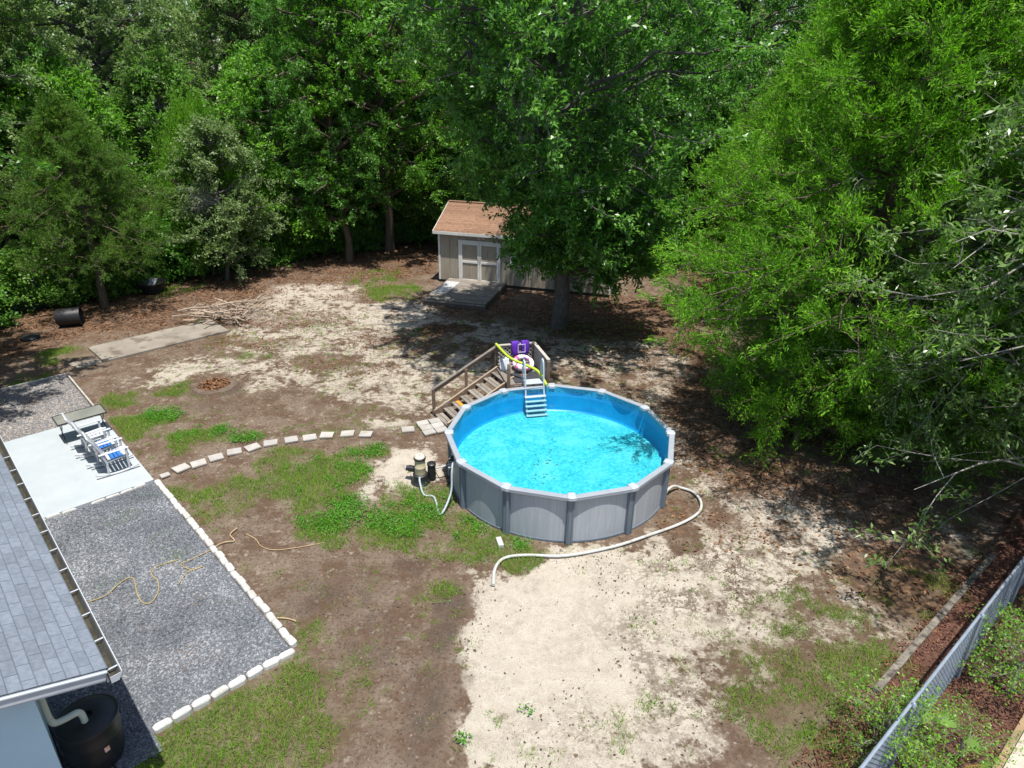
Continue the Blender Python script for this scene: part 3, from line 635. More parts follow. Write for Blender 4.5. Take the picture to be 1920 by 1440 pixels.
o = mb.build('towel', mat('pale_towel', (.50, .52, .54), (.42, .45, .48), 6, .9, .5, 50)); sm = o.modifiers.new('thick', 'SOLIDIFY'); sm.thickness = .015
tag(o, 'crumpled pale towel draped against the lattice by the noodle end', 'towel')

# ---------------------------------------------------------------- pool ladder
lm = mat('white_ladder_resin', (.40, .435, .47), (.36, .395, .435), 5, .4)
lad = thing('pool_ladder', 'white resin A-frame ladder straddling the pool rim with steps in the water', 'ladder', pv_(6.75, 2.6, 0))
kk = 6.36; ang = PH + kk*math.pi/6; ro = Vector((math.sin(ang), -math.cos(ang), 0)); ta = Vector((math.cos(ang), math.sin(ang), 0))
if ta.x < 0: ta = -ta
def lp_(s, o_, z): return PC + ta*s + ro*(o_) + Vector((0, 0, z))
for sgn in (-1, 1):
    x = sgn*.27
    MB().tube(smooth_path([lp_(x, 3.06, DZ+.01), lp_(x, 3.04, DZ+.45), lp_(x, 3.02, 1.90), lp_(x, 2.97, 2.0), lp_(x, 2.88, 2.0), lp_(x, 2.80, 1.90), lp_(x, 2.72, 1.45), lp_(x, 2.60, 1.0), lp_(x, 2.33, FZ+.01)], 4), .026, 8).build('side_rail', lm, lad)
    MB().bar(lp_(x, 3.03, 1.48), lp_(x, 2.735, 1.48), .03, .03).build('brace', lm, lad)
MB().box(lp_(0, 2.86, 1.36), (.56, .30, .035), (ta, ro, Vector((0, 0, 1)))).build('platform', lm, lad, .008)
for i in range(5):
    z = 1.02 - i*.118; o_ = 2.60 - (1.0-z)*.54 - .03
    MB().box(lp_(0, o_, z), (.62, .11, .032), (ta, ro, Vector((0, 0, 1)))).build('step', lm, lad, .008)
for i in range(2):
    z = 1.22 - i*.2; MB().bar(lp_(-.27, 2.665, z), lp_(.27, 2.665, z), .02, .02).build('spreader', lm, lad) if i == 0 else None

# ---------------------------------------------------------------- pump and filter, hoses
pp_ = gp(789, 903); pump = thing('filter_pump', 'pool cartridge filter with cream canister on a black pump base beside the pool', 'pump', (pp_.x, pp_.y, 0))
cream = mat('cream_canister', (.48, .42, .28), (.40, .35, .22), 4, .45, stain=(.62, .57, .42), ssc=3)
P0 = Vector((pp_.x, pp_.y, 0))
mb = MB(); mb.lathe([(0, 0), (.24, 0), (.25, .03), (.22, .06), (.19, .16), (.19, .24), (.14, .27), (0, .27)], P0, 24); mb.build('base', blk, pump)
mb = MB(); mb.lathe([(.115, .26), (.138, .27), (.138, .42), (.142, .43), (.142, .46), (.135, .47), (.132, .62), (.125, .70), (0, .70)], P0, 24); mb.build('canister', cream, pump)
mb = MB(); mb.lathe([(.13, .665), (.152, .67), (.152, .71), (.13, .72)], P0, 24); mb.build('clamp_ring', blk, pump)
mb = MB(); mb.lathe([(.13, .71), (.13, .73), (.10, .765), (.03, .775), (.028, .81), (0, .815)], P0, 24); mb.build('lid', mat('pale_lid', (.60, .56, .46), None, 5, .5), pump)
mb = MB(); P1 = P0 + Vector((.27, .12, 0)); mb.lathe([(0, .05), (.10, .05), (.11, .10), (.10, .42), (.115, .43), (.115, .47), (.09, .49), (0, .49)], P1, 20); mb.build('strainer', blk, pump)
mb = MB(); mb.tube([P0+Vector((-.10, .06, .33)), P0+Vector((-.30, .10, .33))], .085, 16); mb.tube([P0+Vector((-.30, .10, .33)), P0+Vector((-.36, .11, .33))], .07, 16); mb.build('motor', blk, pump)
mb = MB(); mb.tube([P0+Vector((-.36, .11, .33)), P0+Vector((-.375, .113, .33))], .062, 16); mb.build('motor_cap', mat('metal_cap', (.5, .52, .56), None, 5, .35, metal=.4), pump)
hosem = mat('grey_blue_hose', (.34, .40, .42), (.28, .34, .36), 20, .5); whoz = mat('white_hose', (.45, .45, .435), (.37, .365, .345), 8, .55, stain=(.27, .24, .20), ssc=3, sth=.55)
def hose(name, pts, r_, label, m=hosem, n=8, cat='hose', res=6):
    mb = MB(); mb.tube(smooth_path(pts, res), r_, n); return tag(mb.build(name, m), label, cat)
w0 = pv_(9.72, WR, 0)
hose('pump_hose', [P0+Vector((0, -.17, .24)), P0+Vector((.03, -.32, .16)), P0+Vector((.16, -.62, .03)), P0+Vector((.42, -.72, .03)), Vector((w0.x-.35, w0.y-.75, .04)), Vector((w0.x-.14, w0.y-.35, .35)), Vector((w0.x-.12, w0.y-.15, .80)), Vector((w0.x-.10, w0.y, .98)), Vector((w0.x+.01, w0.y+.02, 1.0))], .024, 'grey-blue hose looping from the pump base through the grass up to the pool wall')
w1_ = pv_(9.45, WR, 0)
hose('pump_hose', [P1+Vector((.10, 0, .34)), P1+Vector((.25, .02, .36)), P1+Vector((.5, .12, .40)), Vector((w1_.x-.12, w1_.y, .62)), Vector((w1_.x+.01, w1_.y+.01, .66))], .022, 'pale hose running straight from the strainer to the pool wall', whoz)
fit_ = thing('return_fitting', 'black return fitting on the pool wall above the pump hose', 'fitting', w0)
radw = (w0-PC).normalized()
mb = MB(); q = w1_+Vector((0, 0, .88)); rd = (w1_-PC).normalized(); mb.tube([q-rd*.01, q+rd*.06], .085, 16); mb.build('flange', blk, fit_)
mb = MB(); mb.tube([q+rd*.06, q+rd*.12], .045, 12); mb.build('nut', blk, fit_)
hose('power_cord', [P1+Vector((.08, -.05, .30)), P1+Vector((.22, -.15, .12)), P1+Vector((.36, -.10, .03)), P1+Vector((.5, -.22, .02))], .010, 'black power cord hanging from the pump motor into the grass', blk)
hp = [gp(925, 1100), gp(928, 1070), gp(945, 1050), gp(985, 1044), gp(1060, 1045), gp(1150, 1028), gp(1220, 1005), gp(1275, 985), gp(1308, 965), gp(1314, 945), gp(1300, 926), gp(1275, 917)]
hp = [p + Vector((0, 0, .045)) for p in hp]; wq = pv_(2.35, WR+.02, .06); hp += [Vector((wq.x+.22, wq.y+.18, .16)), Vector((wq.x+.06, wq.y+.02, .18)), Vector((wq.x, wq.y, .07))]
hose('drain_hose', hp, .034, 'long white drain hose curving round the pool front onto the sand', whoz, 10)
wb = gp(937, 1020); o = MB().box(wb+Vector((0, 0, .045)), (.12, .30, .09), (Vector((.97, .25, 0)), Vector((-.25, .97, 0)), Vector((0, 0, 1)))).build('white_block', whiteb, None, .008); o.name = 'paver_block'
tag(o, 'single white block lying in the weeds in front of the pool', 'block')

# ---------------------------------------------------------------- stepping stones
paver = mat('pale_concrete_paver', (.37, .35, .325), (.30, .28, .255), 4, .9, .4, 40, stain=(.33, .28, .22), ssc=4, sth=.57, rnd=.2)
def slabmesh(sx, sy, h, seed):
    rs = random.Random(seed); mb = MB(); c = [(sx*a*rs.uniform(.46, .52), sy*b_*rs.uniform(.46, .52)) for a, b_ in ((-1, -1), (1, -1), (1, 1), (-1, 1))]
    mb.prism(c, 0, h); m_ = mb.mesh('paver'); m_.materials.append(paver); return m_
SM = [slabmesh(.37, .30, .055, i) for i in range(4)]
st = [(310,893),(340,880),(373,871),(405,860),(440,849),(474,841),(508,832),(546,826),(581,822),(613,818),(652,815),(686,816)]
for i, q in enumerate(st):
    p = gp(*q); n_ = gp(*st[min(i+1, 11)]); p_ = gp(*st[max(i-1, 0)]); a = math.atan2((n_-p_).y, (n_-p_).x)
    o = link('stepping_stone', SM[i % 4]); o.location = (p.x, p.y, .005 + random.uniform(-.01, .006)); o.rotation_euler = (random.uniform(-.03, .03), random.uniform(-.03, .03), a + random.uniform(-.25, .25))
    if i == 0: o.scale = (.6, .6, .8)
    bevel(o, .008)
    tag(o, 'small broken stepping stone beside the patio corner' if i == 0 else 'square pale stepping stone in the curved row from patio to pool', 'stepping stone', None if i == 0 else 'stepping stones between patio and pool')
p = gp(765, 807); o = link('stepping_stone', SM[1]); o.location = (p.x, p.y, .004); o.rotation_euler = (0, 0, .2); bevel(o, .008)
tag(o, 'lone pale stepping stone just before the paved pad at the pool steps', 'stepping stone')
c0 = gp(790, 797); ux = (gp(830, 789)-gp(790, 797)); ux.z = 0; ux = ux.normalized(); uy = Vector((-ux.y, ux.x, 0))
for i in range(2):
    for j in range(3):
        p = Vector((-2.42, 17.12, 0)) + ux*(i*.36-.03) + uy*(j*.29-.25)
        o = link('pad_stone', SM[(i+j) % 4]); o.location = (p.x, p.y, .012); o.rotation_euler = (random.uniform(-.02, .02), random.uniform(-.02, .02), math.atan2(ux.y, ux.x)+random.uniform(-.05, .05)); o.scale = (.94, .93, 1); bevel(o, .008)
        tag(o, 'pale paving stone in the pad at the foot of the pool steps', 'paving stone', 'paving pad at the pool steps')

# ---------------------------------------------------------------- patio furniture
resin = mat('white_resin', (.46, .475, .49), (.42, .435, .455), 4, .4); bluef = mat('blue_vinyl', (.02, .12, .42), (.03, .16, .48), 5, .5)
def rocker_chair(blue, label):
    o = thing('rocking_chair', label, 'rocking chair', (0, 0, 0), 'rocking chairs lined up on the patio'); W = .29
    # local: +x faces forward, y across
    for s in (-1, 1):
        y = s*W
        MB().tube([Vector((-.50+.98*t, y, .026+.36*(t-.52)**2*.9+.004)) for t in np.linspace(0, 1, 12)], .028, 8).build('rocker', resin, o)
        MB().tube([(.26, y, .05), (.27, y, .40), (.28, y, .62)], .026, 8).build('leg', resin, o)
        MB().tube([(-.22, y, .05), (-.20, y, .36), (-.26, y, .60)], .026, 8).build('leg', resin, o)
        MB().bar((-.34, y, .625), (.34, y, .645), .075, .028).build('armrest', resin, o, .01)
        MB().tube(smooth_path([(-.16, y*.86, .36), (-.24, y*.86, .62), (-.38, y*.84, .95), (-.46, y*.80, 1.10), (-.47, y*.6, 1.14)], 4), .024, 8).build('back_post', resin, o)
        MB().tube([(-.18, y*.86, .37), (.30, y*.86, .42)], .024, 8).build('seat_rail', resin, o)
    MB().tube([(-.47, -W*.62, 1.14), (-.47, W*.62, 1.14)], .024, 8).build('top_bar', resin, o)
    MB().tube([(.30, -W*.88, .42), (.30, W*.88, .42)], .024, 8).build('front_bar', resin, o)
    MB().bar((.27, -W, .22), (.27, W, .22), .03, .03).build('stretcher', resin, o); MB().bar((-.21, -W, .2), (-.21, W, .2), .03, .03).build('stretcher', resin, o)
    for i in range(5):
        x = -.12 + i*.088; MB().box((x, 0, .392+i*.006), (.07, W*1.72, .022)).build('seat_slat', bluef if blue and 1 <= i <= 3 else resin, o, .006)
    for i in range(7):
        f_ = .1 + i*.13; x = -.19 - .26*f_; z = .46 + .62*f_; ax = Vector((-.38, 0, .92)).normalized()
        MB().box((x, 0, z), (.016, W*1.6, .065), (ax.cross(Vector((0, 1, 0))), Vector((0, 1, 0)), ax)).build('back_slat', bluef if blue and i in (0, 1, 2) else resin, o, .005)
    return o
rz = math.atan2(NN.y, NN.x)
for i, (t, n, bl, lb) in enumerate(((-17.55, 2.86, True, 'white rocking chair with blue seat straps, first from the gravel edging'), (-18.28, 2.80, True, 'white rocking chair with blue seat straps in the middle of the three'), (-19.0, 2.74, False, 'plain white rocking chair beside the dark folding table'))):
    o = rocker_chair(bl, lb); p = hw(t, n); o.location = (p.x, p.y, .076); o.rotation_euler = (0, 0, rz+random.uniform(-.05, .05))
blackm = mat('black_metal', (.02, .022, .025), (.035, .035, .04), 5, .4, spec=.5)
tb = thing('patio_table', 'low folding table with smoky glass top and black legs behind the rocking chairs', 'table', hw(-19.95, 2.75, .076))
MB().box(hw(-20.0, 2.75, .70), (.62, 1.16, .012), (DD, NN, Vector((0, 0, 1)))).build('glass_top', mat('smoky_glass', (.16, .17, .15), (.22, .22, .19), 2, .15, spec=.6), tb)
for (a, c) in (((-.32, -.59), (.32, -.59)), ((.32, -.59), (.32, .59)), ((.32, .59), (-.32, .59)), ((-.32, .59), (-.32, -.59))):
    MB().bar(hw(-20+a[0], 2.75+a[1], .70), hw(-20+c[0], 2.75+c[1], .70), .025, .03).build('rim', blackm, tb)
for n_ in (-.5, .5):
    for s in (-1, 1): MB().tube(smooth_path([hw(-20+s*.30, 2.75+n_, .69), hw(-20+s*.1, 2.75+n_, .45), hw(-20-s*.28, 2.75+n_, .09)], 3), .013, 6).build('leg', blackm, tb)

# cords on the gravel and a root across the dirt
yel = mat('yellow_rope', (.36, .27, .10), (.28, .22, .11), 20, .8)
def gpath(L, z): return [gp(*q) + Vector((0, 0, z)) for q in L]
hose('rope', gpath([(165,1133),(200,1120),(222,1100),(240,1088),(252,1090),(258,1115),(268,1133),(285,1133),(298,1112),(296,1092),(285,1080),(295,1066),(312,1060),(335,1053)], .052), .011, 'yellow rope wriggling across the gravel from under the gutter', yel, 6, 'rope')
hose('rope', gpath([(335,1100),(345,1085),(355,1075),(382,1065),(360,1072),(340,1062),(352,1056),(375,1045),(395,1035)], .052), .010, 'short tangled yellow rope on the gravel near the brick row', yel, 6, 'rope')
rootm = mat('tan_root', (.42, .30, .18), (.30, .21, .13), 8, .9, .4, 30)
hose('root', gpath([(395,1034),(412,1022),(425,1018),(440,1016),(432,1004),(445,992)], .03), .014, 'forked tan root poking over the white brick row', rootm, 6, 'root')
hose('root', gpath([(462,1002),(480,1012),(490,1025),(515,1032),(560,1027),(608,1018)], .012), .010, 'long thin tan root lying across the brown dirt', rootm, 6, 'root')
hose('root', gpath([(520,1160),(538,1161),(556,1166)], .02), .014, 'short bare root beside the brick row near the gravel corner', rootm, 6, 'root')

# ================================================================ SHED
SF = Vector((-3.58, 32.02, 0)); su = Vector((.967, -.256, 0)).normalized(); sv = Vector((-su.y, su.x, 0)); SWd, SDp, SH = 8.25, 4.1, 2.55; SR = 3.45
def sh(u, v, z=0): return SF + su*u + sv*v + Vector((0, 0, z))
shed = thing('garden_shed', 'beige wooden shed with brown shingle roof and white double doors under the oak', 'shed', sh(SWd/2, SDp/2))
tanw = mat('tan_siding', (.33, .285, .225), (.27, .23, .18), 1.5, .85, .4, 20, stretch=(3, 3, .5), stain=(.20, .165, .125), ssc=2.5, sth=.55, rnd=.06)
whitet = mat('aged_white_trim', (.66, .65, .62), (.56, .55, .52), 3, .7, stain=(.34, .30, .24), ssc=4, sth=.6, rnd=.1)
ax3 = (su, sv, Vector((0, 0, 1)))
def panelwall(u0, u1, v, z0, z1, step=.40, out=-1):
    n_ = max(1, int(round((u1-u0)/step))); st = (u1-u0)/n_
    for i in range(n_):
        MB().box(sh(u0+st*(i+.5), v, (z0+z1)/2), (st-.012, .03, z1-z0), ax3).build('siding_board', tanw, shed, .004)
MB().box(sh(SWd/2, .05, SH/2+.07), (SWd-.1, .05, SH-.15), ax3).build('wall', tanw, shed)
d0, d1, w0_, w1_ = .98, 3.05, 3.52, 4.42
panelwall(.05, d0, 0, .14, SH); panelwall(d0, d1, 0, 2.12, SH); panelwall(d1, w0_, 0, .14, SH); panelwall(w0_, w1_, 0, .14, 1.10); panelwall(w0_, w1_, 0, 2.02, SH); panelwall(w1_, SWd-.05, 0, .14, SH)
for (u, nm) in ((0.0, -1), (SWd, 1)):
    mb = MB(); pts = [(0, .14), (SDp, .14), (SDp, SH), (SDp/2, SR-.08), (0, SH)]
    vs = [sh(u, v, z) for v, z in pts] + [sh(u - nm*.05, v, z) for v, z in pts]
    mb.add(vs, [(0, 1, 2, 3, 4), (9, 8, 7, 6, 5)] + [(k, (k+1) % 5, 5+(k+1) % 5, 5+k) for k in range(5)]); mb.build('end_wall', tanw, shed)
    for i in range(9):
        v = SDp*(i+.5)/9.; MB().box(sh(u+nm*.012, v, (SH+.14)/2), (.022, SDp/9.-.014, SH-.14), ax3).build('siding_board', tanw, shed, .004)
MB().box(sh(SWd/2, SDp, SH/2+.07), (SWd, .05, SH-.14), ax3).build('wall', tanw, shed)
MB().box(sh(SWd/2, SDp/2, .07), (SWd-.1, SDp-.1, .14), ax3).build('skid_base', mat('dark_base', (.05, .045, .04), None, 4, .9), shed)
for u, v in ((-.005, -.02), (SWd+.005, -.02), (SWd+.02, SDp)): MB().box(sh(u, v, SH/2+.07), (.10, .035 if v < 1 else .1, SH-.14), ax3).build('corner_trim', whitet, shed, .004)
OV = .22; sl_ = (SR-SH)/(SDp/2)
shing2 = mat('brown_shingle', (.165, .092, .056), (.225, .13, .082), 9, .92, .6, 60, rnd=.4, stain=(.085, .05, .034), ssc=5)
mb = MB()
for sg in (0, 1):
    vv = lambda v: v if sg == 0 else SDp - v
    a = [sh(-OV, vv(-OV), SH-OV*sl_), sh(SWd+OV, vv(-OV), SH-OV*sl_), sh(SWd+OV, vv(SDp/2), SR), sh(-OV, vv(SDp/2), SR)]; c = [p+Vector((0, 0, .06)) for p in a]
    mb.add(a+c, [(0, 1, 2, 3), (7, 6, 5, 4)] + [(k, (k+1) % 4, 4+(k+1) % 4, 4+k) for k in range(4)])
sroof = mb.build('roof', shing2, shed)
yy = (sv + Vector((0, 0, sl_))).normalized(); zz = su.cross(yy); nC = 17; Ls = (SDp/2+OV)/nC
for i in range(nC):
    v = -OV + (i+.5)*Ls; x0 = -OV
    while x0 < SWd+OV-.05:
        wd = min(random.uniform(1.2, 2.6), SWd+OV-x0)
        MB().box(sh(x0+wd/2, v, SH + v*sl_ + .073), (wd-.006, Ls*1.35, .012), (su, (yy-zz*.03).normalized(), zz)).build('shingle_course', shing2, sroof); x0 += wd
MB().bar(sh(-OV-.02, -OV-.012, SH-OV*sl_-.0), sh(SWd+OV+.02, -OV-.012, SH-OV*sl_-.0), .03, .14).build('fascia', whitet, shed, .004)
for u in (-OV-.012, SWd+OV+.012):
    for sg in (0, 1):
        va, vb = (-OV, SDp/2) if sg == 0 else (SDp+OV, SDp/2)
        MB().bar(sh(u, va, SH-OV*sl_+.0), sh(u, vb, SR+.0), .03, .13).build('rake_board', whitet, shed, .004)
MB().bar(sh(-OV, SDp/2, SR+.085), sh(SWd+OV, SDp/2, SR+.085), .2, .03).build('ridge_cap', shing2, shed)
for (u0, u1, hs) in ((d0+.09, (d0+d1)/2-.005, 1), ((d0+d1)/2+.005, d1-.09, -1)):
    door = MB().box(sh((u0+u1)/2, -.012, 1.10), (u1-u0, .03, 1.88), ax3).build('door', tanw, shed)
    for (a, c, e_, f_) in ((u0, u0+.09, .16, 2.04), (u1-.09, u1, .16, 2.04), (u0+.09, u1-.09, .16, .26), (u0+.09, u1-.09, 1.06, 1.17), (u0+.09, u1-.09, 1.94, 2.04)):
        MB().box(sh((a+c)/2, -.04, (e_+f_)/2), (c-a, .028, f_-e_), ax3).build('door_trim', whitet, door, .003)
    uh = u1-.045 if hs > 0 else u0+.045
    MB().tube([sh(uh, -.055, 1.22), sh(uh, -.09, 1.22), sh(uh, -.09, 1.36), sh(uh, -.055, 1.36)], .012, 6).build('handle', blackm, door)
for (a, c, e_, f_) in ((d0-.01, d0+.085, .14, 2.14), (d1-.085, d1+.01, .14, 2.14), (d0+.085, d1-.085, 2.045, 2.14)):
    MB().box(sh((a+c)/2, -.035, (e_+f_)/2), (c-a, .04, f_-e_), ax3).build('door_frame', whitet, shed, .004)
win = MB().box(sh((w0_+w1_)/2, -.004, 1.56), (w1_-w0_-.1, .02, .84), ax3).build('window', mat('dark_glass', (.015, .02, .025), (.03, .035, .04), 2, .08, spec=.6), shed)
for (a, c, e_, f_) in ((w0_, w0_+.09, 1.08, 2.04), (w1_-.09, w1_, 1.08, 2.04), (w0_+.09, w1_-.09, 1.08, 1.17), (w0_+.09, w1_-.09, 1.95, 2.04), (w0_+.09, w1_-.09, 1.54, 1.58)):
    MB().box(sh((a+c)/2, -.03, (e_+f_)/2), (c-a, .035, f_-e_), ax3).build('window_frame', whitet, win, .004)
pinkm = mat('faded_pink', (.50, .36, .33), (.42, .33, .30), 8, .7)
for (u, z) in ((1.95, 2.34), (2.12, 2.36), (1.98, 2.24), (2.2, 2.26)):
    mb = MB()
    for s in (-1, 1): mb.add([sh(u, -.03, z-.03), sh(u+s*.07, -.045, z-.06), sh(u+s*.085, -.05, z+.03), sh(u+s*.04, -.045, z+.07), sh(u, -.03, z+.03), sh(u, -.02, z)], [(0, 1, 2, 3, 4), (0, 5, 4)])
    o = mb.build('butterfly_ornament', pinkm); sm = o.modifiers.new('t', 'SOLIDIFY'); sm.thickness = .008; tag(o, 'faded pink butterfly ornament fixed above the shed doors', 'ornament', 'butterflies above the shed doors')
# little deck before the doors
sdk = thing('shed_deck', 'low grey plank deck with dark skirt in front of the shed doors', 'deck', sh(1.6, -1.8))
for i in range(14):
    v = -.12 - 3.35*(i+.5)/14.; MB().box(sh(1.95, v, .255+random.uniform(-.004, .004)), (2.85, 3.35/14-.012, .035), ax3).build('plank', greyw, sdk, .004)
dkb = mat('dark_stained_wood', (.075, .065, .055), (.12, .10, .085), 3, .85)
for (a, c) in (((.53, -3.5), (3.37, -3.5)), ((.53, -3.5), (.53, -.1)), ((3.37, -3.5), (3.37, -.1)), ((1.95, -3.4), (1.95, -.1))): MB().bar(sh(*a, .12), sh(*c, .12), .05, .235).build('skirt_board', dkb, sdk, .004)
MB().bar(sh(.52, -3.535, .20), sh(3.38, -3.535, .20), .025, .06).build('trim_strip', greyw, sdk)
lat = thing('lattice_panel', 'white lattice panel lying on the shed deck', 'lattice', sh(.95, -1.4, .28))
def clipline(k, sg, W_, L_):
    # 45-degree line  x = k + sg*y inside the rectangle
    ts = []
    for y in (0, L_):
        x = k+sg*y
        if 0 <= x <= W_: ts.append((x, y))
    for x in (0, W_):
        y = (x-k)/sg
        if 0 < y < L_: ts.append((x, y))
    return ts[:2] if len(ts) >= 2 else None
for sg, z in ((1, .283), (-1, .291)):
    for i in range(-16, 24):
        s_ = clipline(i*.125, sg, .62, 1.9)
        if s_ and math.dist(*s_) > .08:
            p0 = sh(.62+s_[0][0], -2.6+s_[0][1], z); p1 = sh(.62+s_[1][0], -2.6+s_[1][1], z); MB().bar(p0, p1, .045, .007).build('slat', mat('white_lattice', (.60, .60, .60), None, 4, .6), lat)

# ================================================================ FENCES
galv = mat('galvanised_steel', (.24, .29, .36), (.30, .35, .42), 6, .45, metal=.35)
def chainlink(name, p0, p1, ht, label, post=2.5, dia=.075, wr=.0035, m=galv):
    o = thing(name, label, 'fence', p0); u = (p1-p0); L = u.length; u.normalize(); nrm = Vector((-u.y, u.x, 0))
    MB().tube([p0+Vector((0, 0, ht)), p1+Vector((0, 0, ht))], .024, 8).build('top_rail', m, o)
    k = max(2, int(L/post)+1)
    for i in range(k):
        p = p0 + u*(L*i/(k-1)) - nrm*.035
        q = MB().tube([p, p+Vector((0, 0, ht+.02))], .026, 8).build('post', m, o)
        mb = MB(); mb.lathe([(.034, ht-.02), (.036, ht+.03), (.02, ht+.055), (0, ht+.06)], p, 8); mb.build('post_cap', m, q)
    V = []; Fc = []; s = -ht; zb = .04; q = 0
    while s < L:
        for sg in (1, -1):
            a0, a1 = s, s+(ht-zb)
            z0, z1 = (zb, ht-.01) if sg > 0 else (ht-.01, zb)
            if a0 < 0: z0 += (z1-z0)*(-a0/(a1-a0)); a0 = 0
            if a1 > L: z1 = z0+(z1-z0)*((L-a0)/(a1-a0)); a1 = L
            if a1 > a0:
                A_ = p0+u*a0+Vector((0, 0, z0))+nrm*.004*sg; B_ = p0+u*a1+Vector((0, 0, z1))+nrm*.004*sg
                t = (B_-A_).normalized(); e1 = t.cross(nrm).normalized()*wr; e2 = nrm*wr
                n = len(V); 
                for pt in (A_, B_): V += [pt+e1, pt-e1*.5+e2*.87, pt-e1*.5-e2*.87]
                Fc += [(n, n+1, n+4, n+3), (n+1, n+2, n+5, n+4), (n+2, n, n+3, n+5)]
        s += dia
    bb = base(o); me = npmesh('chain_mesh', np.array([tuple(v-bb) for v in V]), np.array(Fc)); c = link('chain_mesh', me, o, m); c['kind'] = 'stuff'
    return o
chainlink('chain_link_fence', FA - fd*5.5, FA + fd*13.5, 1.42, 'silver chain-link fence with round top rail crossing the dark mulch bed', 2.6, .095, .0038)
bf0 = Vector((-21.0, 25.8, 0)); bf1 = Vector((-14.81, 33.79, 0))
chainlink('chain_link_fence', bf0, bf1, 1.2, 'old chain-link fence half hidden in the shrubs behind the brush pile', 2.6, .09, .0035)
chainlink('chain_link_fence', bf1, Vector((-4.5, 41.5, 0)), 1.2, 'overgrown chain-link fence running behind the trees towards the shed', 3.0, .11, .0035)

# ================================================================ small yard things
o = thing('plastic_tub', 'black plastic tub lying on its side near the old slab', 'tub', gp(135, 610))
c = gp(135, 610)+Vector((0, 0, .36)); ax = Vector((.92, .38, 0)).normalized()
def lathe_dir(prof, c, ax, n=24):
    mb = MB(); e1 = ax.orthogonal().normalized(); e2 = ax.cross(e1); vs = []
    for r_, z in prof: vs += [c + ax*z + (e1*math.cos(2*math.pi*k/n)+e2*math.sin(2*math.pi*k/n))*r_ for k in range(n)]
    mb.add(vs, [(i*n+k, i*n+(k+1) % n, (i+1)*n+(k+1) % n, (i+1)*n+k) for i in range(len(prof)-1) for k in range(n)], True); return mb
lathe_dir([(0, -.45), (.30, -.45), (.32, -.42), (.35, .0), (.36, .38), (.33, .38), (.31, -.38), (0, -.38)], c, ax).build('body', blk, o)
lathe_dir([(.36, .34), (.39, .35), (.39, .40), (.355, .41)], c, ax).build('rim', blk, o)
c = gp(57, 634); mb = MB(); mb.lathe([(.30, 0), (.33, .03), (.28, .09), (.15, .13), (0, .14)], c, 24); tag(mb.build('tub_lid', blk), 'round black lid lying on the leaf litter', 'lid')
bin_ = thing('wheelbarrow_tray', 'black tub of yard waste half hidden under the dark cedar', 'tub', gp(288, 548)); c = gp(288, 548)
mb = MB(); mb.lathe([(0, 0), (.42, 0), (.50, .2), (.58, .48), (.62, .50), (.60, .52), (.54, .48), (.45, .30), (0, .30)], c, 20); bin_.name = 'yard_tub'; mb.build('tray', blk, bin_)
mb = MB(); q = c+Vector((0, .1, .42)); mb.add([q+Vector((-.2, -.1, -.1)), q+Vector((.12, -.16, -.08)), q+Vector((.2, .1, .16)), q+Vector((-.1, .14, .22)), q+Vector((0, 0, .24))], [(0, 1, 4), (1, 2, 4), (2, 3, 4), (3, 0, 4)]); mb.build('plastic_sheet', mat('pale_plastic', (.42, .44, .50), None, 4, .4), bin_)
# leaf-filled fire ring
rngm = mat('ring_clay', (.085, .06, .045), (.14, .105, .08), 5, .95, .8, 20)
fc = gp(402, 722); fr_ = thing('fire_pit', 'shallow fire pit ringed with dark soil and filled with dry leaves', 'fire pit', fc)
mb = MB(); n_ = 40; vs = []
for r_, z in ((.40, .0), (.46, .03), (.52, .04), (.58, .02), (.66, -.03)):
    for k in range(n_): a = 2*math.pi*k/n_; j = 1+.07*math.sin(3*a+1)+.05*math.sin(7*a); vs.append(fc+Vector((r_*j*math.cos(a), r_*j*math.sin(a), z*(1+.4*math.sin(5*a+r_*9)))))
mb.add(vs, [(i*n_+k, i*n_+(k+1) % n_, (i+1)*n_+(k+1) % n_, (i+1)*n_+k) for i in range(4) for k in range(n_)], True); mb.build('soil_ring', rngm, fr_)
# brush pile
stick = mat('dry_branch', (.36, .285, .215), (.25, .19, .145), 6, .9, .4, 40, rnd=.3)
bpile = thing('brush_pile', 'heap of dry bare branches dumped across the end of the old slab', 'brush pile', gp(430, 605))
rs = random.Random(11); cc = gp(432, 603)
for i in range(34):
    a = rs.choice([.45, .55, .7, .2, -.3, 2.6, 1.2]) + rs.uniform(-.35, .35); L = rs.uniform(.9, 2.6); r0 = rs.uniform(.022, .05)
    p = cc + Vector((rs.uniform(-1.3, .9), rs.uniform(-.7, 1.2), rs.uniform(.10, .6))); d_ = Vector((math.cos(a), math.sin(a), rs.uniform(-.12, .16)))
    pts = [p + d_*(L*(t-.5)) + Vector((rs.uniform(-.08, .08), rs.uniform(-.08, .08), rs.uniform(-.04, .10))) for t in (0, .25, .5, .75, 1)]
    for q in pts: q.z = max(q.z, .04)
    mb = MB(); mb.tube(pts, [r0, r0*.9, r0*.75, r0*.55, r0*.25], 6)
    for k in range(4):
        b0 = pts[rs.randint(1, 3)]; dd = (d_ + Vector((rs.uniform(-.8, .8), rs.uniform(-.8, .8), rs.uniform(-.1, .7)))).normalized(); l2 = rs.uniform(.25, .8)
        e_ = b0+dd*l2*.5+Vector((0, 0, .03)); f_ = b0+dd*l2; e_.z = max(e_.z, .03); f_.z = max(f_.z, .03); mb.tube([b0, e_, f_], [r0*.5, r0*.35, r0*.12], 4)
    mb.build('branch', stick, bpile)

